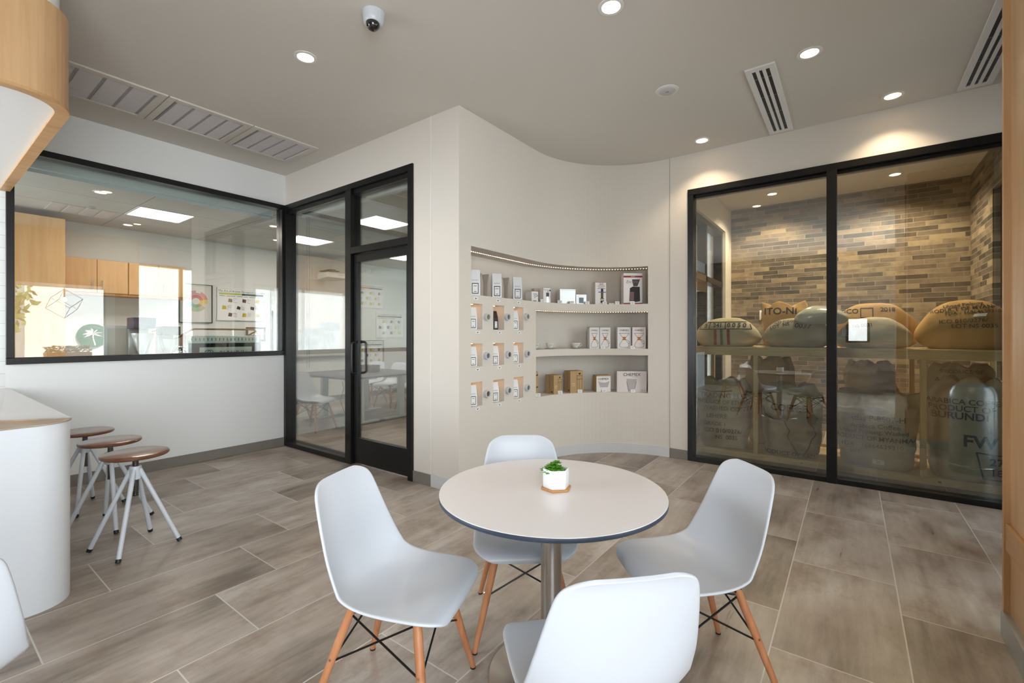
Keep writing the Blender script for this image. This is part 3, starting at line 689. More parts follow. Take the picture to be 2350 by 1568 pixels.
for (x, y, lb) in ((-3.133, 1.748, 'glowing recessed downlight left of the dome camera, nearest the return air grilles'), (-1.167, 2.58, 'glowing recessed downlight at the top edge of the photo, right of the dome camera'),
                   (-.235, 3.834, 'glowing recessed downlight right of the shorter slot diffuser, upper one'), (.277, 4.93, 'glowing recessed downlight over the right half of the storage window'),
                   (-1.222, 4.9, 'glowing recessed downlight above the left end of the storage window')):
    downlight(x, y, CEIL, lb, GD, energy=15)
for (x, y, lb) in ((-.892, 7.342, 'downlight in the storage room ceiling, seen through the left glass pane'), (.435, 7.352, 'downlight in the storage room ceiling, seen through the right glass pane')):
    downlight(x, y, CEIL, lb, 'downlights in the storage room', energy=115, spot=140, col=(1, .80, .58))
lamp('storage_fill', 'SPOT', (-.25, 5.9, CEIL-.03), (0, 0, 0), 120, (1, .84, .66), spot=math.radians(140), blend=.6, soft=.05)  # extra spot without a fixture, added to brighten the sacks
t = thing('ceiling_speaker', 'round white blank ceiling cap between downlights, unlit', 'ceiling cap', (-1.201, 3.737, CEIL))
MB().lathe([(.066, -.008), (.088, -.004), (.09, 0)], 40).build('outer_ring', RING, t, smooth=True)
MB().lathe([(.058, -.012), (.064, -.008)], 40).build('cover', mat('cap_grey', (200, 199, 198), .5), t, smooth=True)
MB().box(-.012, .012, -.004, .004, -.014, -.012).build('indicator', GINK, t)
# dome camera
t = thing('dome_camera', 'white dome security camera with dark bubble on the ceiling', 'security camera', (-2.37, 1.76, CEIL))
MB().lathe([(.042, -.075), (.056, -.07), (.062, -.045), (.066, -.01), (.068, 0)], 40).build('housing', WHITE, t, smooth=True, sharp=60)
MB().sphere((0.008, -.01, -.075), .042, 28, 16).build('dome', mat('smoked_dome', (18, 18, 22), .04, coat=1), t, smooth=True)
# slot diffusers
def slots(x0, x1, ya, yb, label, dark=BLK):
    t = thing('slot_diffuser', label, 'air vent', ((x0+x1)/2, (ya+yb)/2, CEIL), 0, 'slot diffusers')
    w_ = abs(x1-x0); l_ = yb-ya; fr = MB(); n = 3; bw = w_*.17; sw = (w_-bw*1.9)/3-.012
    MB().box(-w_/2+.02, w_/2-.02, -l_/2+.02, l_/2-.02, -.004, -.001).build('slot_throat', BLK, t)
    xs = [-w_/2+.035+i*(w_-.07)/3 for i in range(4)]; g = .018
    fr.box(-w_/2, xs[0]+.006, -l_/2, l_/2, -.012, 0).box(xs[3]-.006, w_/2, -l_/2, l_/2, -.012, 0)
    for i in (1, 2): fr.box(xs[i]-.011, xs[i]+.011, -l_/2+.0505, l_/2-.0505, -.012, 0)
    fr.box(xs[0]+.0065, xs[3]-.0065, -l_/2, -l_/2+.05, -.0116, 0).box(xs[0]+.0065, xs[3]-.0065, l_/2-.05, l_/2, -.0116, 0)
    fr.build('frame', RING, t)
    k = -l_/2+.18
    while k < l_/2-.1: MB().box(xs[0], xs[3], k, k+.012, -.006, -.003).build('slot_spacer', GINK, t); k += .33
slots(-.645, -.445, 3.80, 5.14, 'shorter three-slot linear diffuser in the middle of the right ceiling half')
slots(.69, .89, 3.5, 5.13, 'three-slot linear diffuser beside the maple post, cut by it')
# return air grilles: one long frame with three panels
GR = mat('grille_grey', (208, 203, 201), .6)
for i, (ya, yb, lb) in enumerate(((-.60, .40, 'ceiling return grille hidden mostly by the maple canopy'), (.60, 1.33, 'white perforated ceiling return grille next to the maple canopy'), (1.38, 2.0, 'white perforated ceiling return grille, middle of the row'), (2.05, 2.66, 'white perforated ceiling return grille farthest from the canopy'))):
    if i == 0: continue
    t = thing('return_air_grille', lb, 'air vent', (-4.87, (ya+yb)/2, CEIL), 0, 'return grilles in a row')
    l_ = yb-ya; f_ = MB()
    f_.box(-.33, .33, -l_/2-.02, -l_/2+.035, -.012, 0).box(-.33, .33, l_/2-.035, l_/2+.02, -.012, 0).box(-.33, -.285, -l_/2+.0352, l_/2-.0352, -.012, 0).box(.27, .33, -l_/2+.0352, l_/2-.0352, -.014, 0)
    f_.build('grille_frame', CEILM, t, bevel=.002, seg=1)
    MB().box(-.29, .28, -l_/2+.03, -l_/2+.036, -.013, -.012).build('hinge_gap', GINK, t)
    lv = MB(); n = 4; pw = (l_-.09)/n
    for q in range(n):
        a = -l_/2+.045+q*pw+.012; b = a+pw-.024
        lv.box(-.27, .255, a, b, -.008, -.002)
        for j in range(26): x = -.265+j*.02; lv.box(x, x+.006, a, b, -.010, -.008)
    lv.build('perforated_panel', GR, t)
    MB().box(-.285, .27, -l_/2+.035, l_/2-.035, -.003, -.001).build('backing', mat('grille_back', (170, 166, 164), .7), t)
# ---------------------------------------------------------------- drawing helpers for printed faces
def strokes(polys, wd, m, parent, y=-.0012, name='print', closed=False):
    """ribbons in the local x-z plane of a front face (y = face)"""
    mb = MB()
    for pl_ in polys:
        for a, b in zip(pl_, pl_[1:]):
            A = Vector(a); B = Vector(b); d_ = (B-A)
            if d_.length < 1e-6: continue
            d_.normalize(); n_ = Vector((-d_.y, d_.x))*wd/2; e = d_*wd*.3
            q = [A-e+n_, A-e-n_, B+e-n_, B+e+n_]
            mb.quad(*[(p.x, y, p.y) for p in q])
    return mb.build(name, m, parent, fix=False)
def patch(pts, m, parent, y=-.001, name='print'):
    return MB().add([(p[0], y, p[1]) for p in pts], [tuple(range(len(pts)))]).build(name, m, parent, fix=False)
def rect(x0, x1, z0, z1): return [(x0, z0), (x1, z0), (x1, z1), (x0, z1)]
def circ(cx_, cz, r, n=24, ry=None): return [(cx_+r*math.cos(2*PI*k/n), cz+(ry or r)*math.sin(2*PI*k/n)) for k in range(n)]
def lines(x0, x1, z0, z1, n, wd, m, parent, seed=1, y=-.0012):
    rd = random.Random(seed); P_ = []
    for i in range(n):
        z = z1-(z1-z0)*i/max(1, n-1); x = x0
        while x < x1:
            l_ = rd.uniform(.06, .2)*(x1-x0); P_.append([(x, z), (min(x+l_, x1), z)]); x += l_+.035*(x1-x0)
            if rd.random() < .15: break
    return strokes(P_, wd, m, parent, y, 'small_print')
# ---------------------------------------------------------------- shelf products
def spot_on_wall(px, dep, ztop_py=None):
    s, z, d = onW(px, ztop_py, dep); x, y, rz = wp(s, dep); return x, y, z, d, rz
def place_box(name, label, cat, pl_, pr_, yt, zs, dep, thick, delta, m, group=None, top=True):
    """box whose front face spans photo columns pl_..pr_; delta turns it away from facing the camera"""
    pc = (pl_+pr_)/2; x, y, zt, d, _ = spot_on_wall(pc, dep, yt)
    l_ = (pc-CX)/FPX; w_ = (pr_-pl_)*d/(FPX*(math.cos(delta)-l_*math.sin(delta))); h = zt-zs
    t = thing(name, label, cat, (x, y, zs), T+delta, group)
    MB().box(-w_/2, w_/2, 0, thick, 0, h).build('carton', m, t, bevel=.0015, seg=1)
    return t, w_, h
CARD = mat('kraft_card', (186, 156, 112), .8); CARDD = mat('kraft_tape', (150, 122, 84), .7)
PKW = mat('carton_white', (236, 233, 232), .5); PKP = mat('carton_pinkish', (232, 222, 220), .5)
zA_ = TOPZ[0]; zBs = zB[0]; zCs = zC[0]
RED = mat('red_print', (150, 30, 40), .5); DRED = mat('maroon_print', (120, 86, 92), .5); NAVY = mat('navy_print', (60, 66, 130), .5)
WOODP = mat('tan_print', (184, 120, 66), .6); GOLD = mat('gold_print', (150, 116, 50), .6); LGREY = mat('light_grey_print', (196, 196, 200), .6)
# burr grinder carton
t, w_, h = place_box('grinder_box', 'tall white and red grinder carton at the right end of the top shelf', 'box', 1431, 1474, 627, zA_, .05, .13, .0, PKW)
patch(rect(-w_/2, w_/2, h*.86, h*.915), RED, t, name='red_band'); patch(rect(-w_/2, w_/2, 0, h*.045), RED, t, name='red_band')
text('Encore', h*.13, GINK, t, (-w_*.06, -.0022, h*.72), italic=True, name='printed_name')
patch([(-w_*.05, h*.80), (w_*.38, h*.80), (w_*.24, h*.58), (0.02*w_, h*.58)], mat('grinder_hopper', (74, 60, 58), .4), t, y=-.0008, name='printed_grinder')
patch([(-w_*.16, h*.52), (w_*.0, h*.57), (w_*.36, h*.56), (w_*.38, h*.1), (w_*.12, h*.07), (-w_*.2, h*.11)], BLK, t, y=-.001, name='printed_grinder')
patch([(-w_*.16, h*.40), (w_*.06, h*.40), (w_*.04, h*.11), (-w_*.18, h*.12)], DRED, t, y=-.0014, name='printed_bin')
text('BARATZA', h*.03, PAPER, t, (0, -.0016, h*.887), name='printed_name')
# press carton
t, w_, h = place_box('coffee_press_box', 'narrow tall coffee press carton on the top shelf, left of the grinder carton', 'box', 1366, 1391, 647, zA_, .05, .09, .12, PKW)
strokes([[(-w_*.5, h*.98), (w_*.5, h*.98)]], h*.02, RED, t, name='red_line')
for i, s_ in enumerate(('The tea', 'coffee for', 'the cup press')): text(s_, h*.055, INK, t, (w_*.06, -.0018, h*(.93-.06*i)), bold=.02, name='printed_name')
strokes([[(-w_*.28, h*.70), (-w_*.1, h*.73), (w_*.2, h*.73), (w_*.4, h*.70)]], h*.02, RED, t, name='printed_banner')
patch(rect(w_*.02, w_*.24, h*.28, h*.70), BLK, t, name='printed_press'); strokes([[(-w_*.2, h*.545), (w_*.46, h*.545)]], h*.035, NAVY, t, y=-.0016, name='printed_collar')
patch(rect(-w_*.04, w_*.30, h*.22, h*.28), GOLD, t, name='printed_base'); patch(rect(-w_*.02, w_*.3, h*.08, h*.18), BLK, t, name='printed_cup')
text('AeroPress', h*.05, mat('yellow_print', (220, 180, 60), .5), t, (w_*.13, -.0022, h*.44), rot=Matrix.Rotation(PI/2, 4, 'Y'), name='printed_name')
# silver tins
SIL = mat('mirror_tin', (232, 234, 236), .38, .85)
t, w_, h = place_box('silver_box', 'large shiny silver box on the top shelf', 'box', 1285, 1321, 664, zA_, .07, .10, .25, SIL)
MB().box(-w_/2-.002, w_/2+.002, -.002, .102, h*.93, h+.002).build('lid', SIL, t, bevel=.002, seg=1)
t, w_, h = place_box('silver_box', 'small shiny silver box with blue-grey square, beside the larger silver one', 'box', 1322, 1346, 676, zA_, .05, .07, .2, SIL)
patch(rect(-w_*.22, w_*.22, h*.12, h*.68), mat('blue_grey_print', (110, 128, 140), .3), t, name='printed_square')
# low glass tray / filter pack
t = thing('filter_pack', 'low clear pack lying on the top shelf beside the press carton', 'pack', (*spot_on_wall(1408, .05)[:2], zA_), T+.1)
MB().box(-.055, .055, 0, .08, 0, .018).build('pack_body', mat('clear_wrap', (228, 226, 222), .15, coat=.6), t, bevel=.004)
# dripper and hand grinder cartons
t, w_, h = place_box('dripper_box', 'low carton printed with a coffee dripper, top shelf next to the white bags', 'box', 1220, 1235, 669, zA_, .04, .12, .55, PKW)
patch([(-w_*.3, h*.85), (w_*.25, h*.85), (w_*.08, h*.35), (-w_*.12, h*.35)], LGREY, t, name='printed_dripper'); strokes([[(w_*.2, h*.75), (w_*.42, h*.6), (w_*.15, h*.5)], [(-w_*.25, h*.12), (w_*.2, h*.12)]], h*.05, GINK, t, name='printed_handle')
lines(-w_*.45, w_*.45, h*.03, h*.06, 1, h*.03, INK, t)
t, w_, h = place_box('hand_grinder_box', 'carton printed with a hand coffee grinder on the top shelf', 'box', 1247, 1263.5, 661, zA_, .04, .09, .45, PKW)
patch(rect(-w_*.12, w_*.28, h*.42, h*.68), BLK, t, name='printed_grinder'); patch([(-w_*.02, h*.42), (w_*.2, h*.42), (w_*.25, h*.03), (-w_*.05, h*.03)], STEEL, t, name='printed_jar')
strokes([[(w_*.08, h*.68), (w_*.1, h*.78), (w_*.42, h*.82)]], h*.025, INK, t, name='printed_crank'); patch(circ(w_*.42, h*.84, h*.05, 12), INK, t, name='printed_knob')
lines(-w_*.45, w_*.45, h*.86, h*.93, 2, h*.02, INK, t, 4)
t, w_, h = place_box('hand_grinder_box', 'carton behind the hand grinder carton, only its brown printed side showing', 'box', 1226, 1240, 662, zA_, .17, .07, .45, mat('carton_tan', (206, 190, 174), .7))
for k in range(5): strokes([[(-w_*.45, h*(.15+.17*k)), (w_*.45, h*(.15+.17*k))]], h*.01, CARDD, t, name='printed_line')
# carafe cartons
def carafe(t, w_, h, wide, cz=0, sc=1.0, m=INK):
    q = .36 if wide else .27
    L_ = [(-q, .72), (-.08, .50), (-.08, .44), (-.34, .20), (-.34, .12), (-.24, .06)]
    pts = [(a*w_*sc, h*b) for a, b in L_]; rp_ = [(-a, b) for a, b in pts]
    strokes([pts+rp_[::-1], [pts[0], rp_[0]]], h*.012, m, t, name='printed_carafe')
    patch([(-.16*w_, h*.55), (.16*w_, h*.55), (.09*w_, h*.47), (.17*w_, h*.40), (-.17*w_, h*.40), (-.09*w_, h*.47)], WOODP, t, y=-.0016, name='printed_collar')
    strokes([[(.17*w_, h*.42), (.36*w_, h*.34), (.40*w_, h*.24), (.34*w_, h*.22)]], h*.014, m, t, name='printed_handle')
    text('CHEMEX', w_*.17, m, t, (0, -.002, h*.86), name='printed_name')
    strokes([[(.05*w_, h*.80), (.36*w_, h*.80)]], h*.005, m, t, name='printed_line')
GC = 'carafe cartons on the middle shelf'
for (a, b, yt, dl, wide, m_, lb) in ((1353, 1375.5, 751.5, .10, 0, PKW, 'slim white carafe carton, leftmost of the four on the middle shelf'), (1376.5, 1401, 751.5, .0, 0, PKW, 'slim white carafe carton, second of the four on the middle shelf'),
                              (1417, 1448, 751.5, -.02, 1, PKW, 'wide white carafe carton, third of the four on the middle shelf'), (1451.5, 1482, 751.5, -.04, 1, PKP, 'wide beige-tinted carafe carton at the right end of the middle shelf')):
    t, w_, h = place_box('carafe_box', lb, 'box', a, b, yt, zBs, .045, .10, dl, m_, GC)
    carafe(t, w_, h, wide); MB().box(-w_/2, w_/2, .001, .1, h, h+.002).build('dark_top', mat('carton_dark', (80, 70, 70), .6) if not wide else mat('carton_bluegrey', (170, 180, 190), .6), t)
t, w_, h = place_box('filter_box', 'large pinkish white filter carton at the right end of the bottom shelf', 'box', 1416, 1484, 852.5, zCs, .05, .06, -.03, PKP)
text('CHEMEX', w_*.15, INK, t, (0, -.002, h*.84), name='printed_name'); strokes([[(0, h*.73), (w_*.2, h*.73)]], h*.006, INK, t)
patch([(-w_*.18, h*.64), (w_*.17, h*.64), (w_*.10, h*.06), (-w_*.10, h*.06)], mat('filter_print', (190, 182, 182), .7), t, name='printed_filter')
strokes([[(-w_*.17, h*.5), (-w_*.11, h*.04)], [(w_*.15, h*.5), (w_*.1, h*.2)]], h*.02, GINK, t, name='printed_edge'); lines(w_*.32, w_*.46, h*.06, h*.12, 3, h*.008, GINK, t, 3)
t, w_, h = place_box('filter_box', 'small white and brown filter carton in the middle of the bottom shelf', 'box', 1369, 1401.5, 864, zCs, .04, .11, .22, PKW)
MB().box(-w_/2, w_/2, .002, .11, h, h+.012).build('carton_flap', CARD, t); MB().box(-w_/2-.0015, -w_/2-.0005, .001, .11, 0, h).build('brown_side', CARD, t)
text('CHEMEX', w_*.19, INK, t, (-w_*.02, -.002, h*.83), name='printed_name')
patch([(-w_*.4, h*.7), (-w_*.1, h*.6), (w_*.15, h*.6), (w_*.42, h*.7), (w_*.3, h*.3), (-w_*.25, h*.3)], mat('filter_print', (190, 182, 182), .7), t, name='printed_filter')
def kraft(a, b, yt, dl, th, lb, dep=.04):
    t, w_, h = place_box('french_press_box', lb, 'box', a, b, yt, zCs, dep, th, dl, CARD, 'kraft cartons on the bottom shelf')
    x0, x1 = -w_*.02, w_*.44
    strokes([[(x0, h*.78), (x1, h*.78)], [(x0+w_*.04, h*.78), (x0+w_*.04, h*.16)], [(x1-w_*.04, h*.78), (x1-w_*.04, h*.16)], [(x0+w_*.2, h*.62), (x0+w_*.2, h*.2)], [(x0, h*.62), (x1, h*.62)]], h*.014, INK, t, name='printed_press')
    patch([(x0+w_*.14, h*.9), (x0+w_*.34, h*.9), (x0+w_*.24, h*.8)], INK, t, name='printed_knob')
    for i, s_ in enumerate(('Coffee', 'Press')): text(s_, h*.075, mat('cream_print', (232, 220, 196), .7), t, (-w_*.26, -.002, h*(.42-.09*i)), name='printed_name')
    MB().box(-w_/2-.0012, -w_/2-.0004, th*.45, th*.5, 0, h).build('side_seam', CARDD, t); MB().box(-w_/2-.0012, -w_/2-.0004, th*.15, th*.3, h*.08, h*.14).build('side_mark', INK, t)
kraft(1271, 1290, 861, .62, .15, 'smaller kraft coffee press carton on the bottom shelf'); kraft(1309, 1338.5, 851.5, .45, .13, 'larger kraft coffee press carton on the bottom shelf')
t, w_, h = place_box('french_press_box', 'kraft carton half hidden at the left end of the bottom shelf', 'box', 1222, 1235, 853, zCs, .10, .08, .3, CARD, 'kraft cartons on the bottom shelf')
strokes([[(0, h*.82), (w_*.45, h*.86)], [(0, h*.32), (w_*.45, h*.36)]], h*.04, INK, t)
# cups
CER = mat('cup_glaze', (232, 234, 226), .2)
def cup(px, label, r=.045):
    x, y, z, d, rz = spot_on_wall(px, .09)
    t = thing('espresso_cup', label, 'cup', (x, y, zBs+.0125), T+.15, 'white cups on the middle shelf')
    MB().lathe([(.020, 0), (.024, .002), (r*.80, .022), (r*.97, .045), (r, .055), (r*.95, .055), (r*.75, .02), (.01, .008)], 36).build('bowl', CER, t, smooth=True, sharp=70)
    pts = [(r*.9+.0, 0, .045)]+[(r*.92+.024*math.sin(a), 0, .032+.016*math.cos(a)) for a in [PI*k/8 for k in range(1, 8)]]+[(r*.8, 0, .016)]
    MB().tube(pts, .0035, 8).build('handle', CER, t, smooth=True)
    text('BLENDIN', .010, INK, t, (.004, -r-.0, .034), name='cup_lettering')
    s_ = tag(MB().lathe([(.03, 0), (.035, .003), (.062, .010), (.066, .012), (.06, .0105), (.02, .006)], 40).build('saucer', CER, None, smooth=True, sharp=70), label.replace('cup', 'saucer under the cup'), 'saucer', 'saucers on the middle shelf')
    s_.location = (x, y, zBs)
cup(1262, 'white lettered espresso cup, second from the left'); cup(1321, 'larger white lettered cup left of the carafe cartons', .052); cup(1229, 'white cup partly hidden by the left end of the middle shelf')
# price cards
def card(px, z, label, dep=.02, wd=.052, ht=.036):
    x, y, _, d, rz = spot_on_wall(px, dep)
    t = thing('price_card', label, 'price tag', (x, y, z), T+.08, 'price cards on the shelves')
    mb = MB().box(-wd/2, wd/2, -.0006, .0006, 0, ht); mb.xf(Matrix.Rotation(-.25, 4, 'X')); mb.build('folded_card', PAPER, t)
    mb = MB().box(-wd/2, wd/2, -.0006, .0006, 0, ht*.95); mb.xf(Matrix.Translation((0, .018, 0)) @ Matrix.Rotation(.3, 4, 'X')); mb.build('card_back', PAPER, t)
    for i, (a, zz) in enumerate(((.3, .62), (.16, .3))):
        mb = MB().box(-wd*a, wd*a, -.0011, -.0008, ht*zz-.0018, ht*zz+.0012); mb.xf(Matrix.Rotation(-.25, 4, 'X')); mb.build('printed_price', GINK, t)
for px, z, lb in ((1246, zA_, 'price card before the hand grinder carton'), (1285, zA_, 'price card before the left corner of the large silver box'), (1313, zA_, 'price card between the two silver boxes'), (1348, zA_, 'price card right of the small silver box'), (1388, zA_, 'price card at the foot of the press carton'),
                  (1417, zA_, 'price card on the low clear pack'), (1452, zA_, 'price card at the foot of the red and white grinder carton'), (1384, zBs, 'price card before the slim carafe cartons'), (1452, zBs, 'price card before the wide carafe cartons'),
                  (1235, zCs, 'price card at the left end of the bottom shelf'), (1286, zCs, 'price card before the smaller kraft carton'), (1331, zCs, 'price card before the larger kraft carton'), (1387, zCs, 'price card before the small filter carton'), (1453, zCs, 'price card before the large filter carton')):
    card(px, z, lb)
# coffee bags
BAGW = mat('bag_white', (232, 234, 236), .35, var=(30, .03)); BAGK = mat('bag_grey_kraft', (176, 164, 152), .5, var=(30, .05)); BAGD = mat('bag_dark', (52, 36, 34), .4)
def bag(x, y, z, rz, label, group, m=BAGW, w_=.082, d_=.052, h=.2, face=True, name='coffee_bag', beans=INK, sd=0):
    t = thing(name, label, 'coffee bag', (x, y, z), rz, group)
    prof = [(1.0, 1.0, 0), (1.0, 1.0, .52), (1.0, .86, .64), (1.0, .48, .82), (1.0, .10, .96), (1.0, .05, 1.0)]
    vs = []
    for (sx_, sy_, q) in prof:
        a = w_/2*sx_; b = d_/2*sy_; gs = .012*(1-sy_*.0)*(.3 if q < .5 else 1) if sy_ > .2 else 0
        vs += [(-a, -b, q*h), (a, -b, q*h), (a-gs, 0, q*h), (a, b, q*h), (-a, b, q*h), (-a+gs, 0, q*h)]
    fs = [(i*6+k, i*6+(k+1)%6, (i+1)*6+(k+1)%6, (i+1)*6+k) for i in range(5) for k in range(6)]+[tuple(range(6)), tuple(range(30, 36))]
    MB().add(vs, fs).build('pouch', m, t, bevel=.0015, seg=1)
    if face:
        y_ = -d_/2
        patch(rect(-w_*.32, w_*.32, h*.06, h*.47), INK, t, y=y_-.0006, name='label_border'); patch(rect(-w_*.26, w_*.26, h*.09, h*.44), PAPER, t, y=y_-.001, name='label')
        strokes([[(-w_*.14, h*.36), (w_*.14, h*.36)], [(-w_*.1, h*.14), (w_*.1, h*.14)]], h*.02, INK, t, y=y_-.0014, name='label_print')
        mb = text_bm('BLENDIN', h*.06); mb.xf(Matrix.Translation((0, -d_/2*.97-.0012, h*.58)) @ Matrix.Rotation(-.12, 4, 'X') @ FRONT); mb.build('bag_lettering', GINK, t, fix=False)
    return t
cols = ('left', 'middle', 'right'); rows = ('top', 'centre', 'bottom')
ci = 0
for c_ in range(3):
    for r_ in range(3):
        s0, s1, z0, z1, dp = cub[c_*3+r_]
        hb = (z1-z0)*.86
        x, y, rz = wp((s0+s1)/2-.005, .052)
        if (c_, r_) == (1, 0):
            bag(x, y, z0+.001, T+.75, 'dark brown coffee bag in the top middle cubby hole', 'coffee bags in the cubby holes', BAGD, .06, .05, hb*.9)
        else: bag(x, y, z0+.001, T+.52, 'white coffee bag in the %s hole of the %s cubby column' % (rows[r_], cols[c_]), 'coffee bags in the cubby holes', h=hb, w_=.078, d_=.05)
        # warm puck light in the roof of the hole, price strip under it
        px_, py_, _ = wp((s0+s1)/2, .07)
        MB().lathe([(.016, -.003), (.016, 0)], 16, (px_, py_, z1-.0005)).build('cubby_light', mat('puck_glow', (255, 225, 170), .5, emit=(255, 190, 110), es=14), cw)
        x, y, rz = wp((s0+s1)/2+.012, -.001)
        g = thing('price_label', 'small white price sticker under the %s hole of the %s cubby column' % (rows[r_], cols[c_]), 'price label', (x, y, z0-.038), rz, 'price stickers under the cubby holes')
        MB().box(-.028, .028, -.001, .001, 0, .022).build('sticker', PAPER, g); patch(rect(-.012, .004, .006, .014), INK, g, y=-.0016, name='printed_price'); patch(rect(.006, .012, .011, .016), INK, g, y=-.0016, name='printed_price')
for i, px in enumerate((1092, 1143, 1190)):
    s, _, _ = onW(px); x, y, rz = wp(s, -.001)
    g = thing('price_label', 'small white price sticker on the top shelf edge, %s of three' % (('first', 'middle', 'last')[i]), 'price label', (x, y, zA_-.045), rz, 'price stickers on the shelf edge')
    MB().box(-.03, .03, -.001, .001, 0, .026).build('sticker', PAPER, g); patch(rect(-.014, .004, .008, .016), INK, g, y=-.0016, name='printed_price'); patch(rect(.006, .012, .013, .018), INK, g, y=-.0016, name='printed_price')
for gi, (px, lb) in enumerate(((1089, 'first'), (1139, 'second'), (1186, 'third'))):
    s, _, _ = onW(px, None, .05); x, y, rz = wp(s, .045)
    bag(x, y, zA_+.001, T+.18, 'white coffee bag with label, %s from the left on the top shelf' % lb, 'white bags on the top shelf', w_=.094, d_=.05, h=.235)
    if gi < 2:
        for k in range(2):
            x2, y2, _ = wp(s+.10+.085*k, .10-.02*k)
            bag(x2, y2, zA_+.001, .15, 'grey kraft coffee bag seen from its side, %s behind the %s white bag' % (('first', 'next')[k], lb), 'grey bags on the top shelf', BAGK, .09, .062, .215, face=False)
# bean sample jars on the wall
BEAN = [mat('beans_'+n_, c_, .5, bump=(200, 1), var=(90, .5)) for n_, c_ in (('green', (128, 118, 82)), ('grey', (104, 104, 100)), ('brown', (96, 78, 52)))]
jr = [(1119, 728, 0), (1165.5, 728, 1), (1210, 727, 0), (1118.5, 817, 1), (1167.6, 814, 2), (1211, 812, 1), (1118.5, 904, 2), (1167.6, 896.5, 1), (1211, 890, 1)]
for i, (px, py, bi) in enumerate(jr):
    s, z, d = onW(px, py, -.02); x, y, rz = wp(s, 0)
    j = thing('bean_sample_jar', 'round white bean display port, %s row, right of the %s cubby column' % (rows[i//3], cols[i % 3]), 'display port', (x, y, z), rz, 'round bean ports on the curved wall')
    Rm = Matrix.Rotation(PI/2, 4, 'X')
    mb = MB(); n = 32; vs = []
    for rr, zz in ((.036, 0), (.036, .030), (.034, .034), (.026, .034), (.024, .028), (.024, .0)):
        for k in range(n): vs.append((rr*math.cos(2*PI*k/n), rr*math.sin(2*PI*k/n), zz))
    mb.add(vs, [(a*n+k, a*n+(k+1)%n, (a+1)*n+(k+1)%n, (a+1)*n+k) for a in range(5) for k in range(n)]); mb.xf(Rm).build('rim', WHITE, j, smooth=True)
    MB().lathe([(.025, .022), (.024, .026)], 24).xf(Rm).build('coffee_beans', BEAN[bi], j)
# LED strips
def led(s0, s1, z, dep, label, es=7):
    t = thing('led_strip', label, 'led strip', (0, 0, 0), 0, 'LED strips in the niche ceilings')
    tape = MB(); dots = MB(); s = s0+.01; ds = .0285
    while s < s1-.02:
        x, y, rz = wp(s, dep); c_, s_ = math.cos(rz), math.sin(rz)
        x2, y2, rz2 = wp(s+ds, dep)
        u = Vector((c_, s_)); v = Vector((-s_, c_))
        q = [Vector((x, y))-v*.005, Vector((x2, y2))-v*.005, Vector((x2, y2))+v*.005, Vector((x, y))+v*.005]
        tape.add([(p.x, p.y, z-.001) for p in q]+[(p.x, p.y, z) for p in q], [(0,1,2,3), (4,5,6,7), (0,1,5,4), (2,3,7,6)])
        cc = Vector((x, y))+u*ds/2; q = [cc-u*.0045-v*.0025, cc+u*.0045-v*.0025, cc+u*.0045+v*.0025, cc-u*.0045+v*.0025]
        dots.add([(p.x, p.y, z-.004) for p in q]+[(p.x, p.y, z-.001) for p in q], [(0,3,2,1), (4,5,6,7), (0,1,5,4), (1,2,6,5), (2,3,7,6), (3,0,4,7)])
        s += ds
    tape.build('tape', RING, t, fix=False); dots.build('led_dots', mat('led_glow%d' % es, (255, 246, 230), .5, emit=(255, 216, 172), es=es), t)
led(sA0, sA1, TOPZ[1]-.0005, .17, 'dotted LED strip along the ceiling of the top niche'); led(sB0, sA1, zB[1]-.0005, .05, 'dotted LED strip along the ceiling of the middle niche', 4)
# ---------------------------------------------------------------- lab beyond the glass
PANELM = mat('panel_glow', (255, 244, 238), .5, emit=(255, 240, 232), es=17)
for (x, y, lb) in ((-7.36, 2.1, 'square glowing ceiling panel seen through the long left window'), (-7.36, 4.14, 'square glowing ceiling panel seen through the sidelight beside the door'),
                   (-7.36, 6.16, 'farthest square glowing ceiling panel, seen through the door glass'), (-5.36, 4.1, 'square glowing ceiling panel seen through the transom over the door'), (-5.36, 6.16, 'square ceiling panel of the lab behind the display wall')):
    t = thing('ceiling_panel_light', lb, 'ceiling light', (x, y, LCEIL), 0, 'square light panels in the lab ceiling')
    MB().box(-.3, .3, -.3, .3, -.006, -.002).build('diffuser', PANELM, t)
    f_ = MB().box(-.305, .305, -.305, -.285, -.01, 0).box(-.305, .305, .285, .305, -.01, 0).box(-.305, -.285, -.285, .285, -.01, 0).box(.285, .305, -.285, .285, -.01, 0); f_.build('light_frame', RING, t)
for (x, y, lb) in ((-6.729, 1.368, 'small downlight in the lab ceiling nearest the long window'), (-8.397, 2.008, 'small downlight in the lab ceiling near the wall cabinets'), (-6.787, 3.3, 'small downlight in the lab ceiling near the corner post'), (-7.738, 3.813, 'small downlight in the lab ceiling left of the corner post')):
    downlight(x, y, LCEIL, lb, 'small downlights in the lab', r=.05, energy=0)
lamp('lab_fill', 'AREA', (-7.3, -2.8, 1.6), (PI/2, 0, 0), 90, DAY, 2.6, 2.2)  # added fill in front of a windowless wall, brightens the lab
t = thing('ceiling_grille', 'white four-part air grille in the lab ceiling, seen through the long window', 'air vent', (-7.93, 1.43, LCEIL))
for k in range(4): MB().box(-.25, .25, -.31+k*.158, -.31+k*.158+.13, -.008, -.001).build('grille_panel', GR, t)
t = thing('roller_blind', 'pale blue roller blind cassette under the head of the long window', 'blind', (XL-.24, 1.72, 2.868))
MB().box(-.04, .04, -1.1, 1.13, -.0, .102).build('cassette', mat('blind_blue', (222, 234, 236), .4), t, bevel=.01)
MB().box(-.005, .005, -1.08, 1.11, -.03, 0).build('bottom_bar', mat('blind_edge', (215, 228, 230), .4), t)
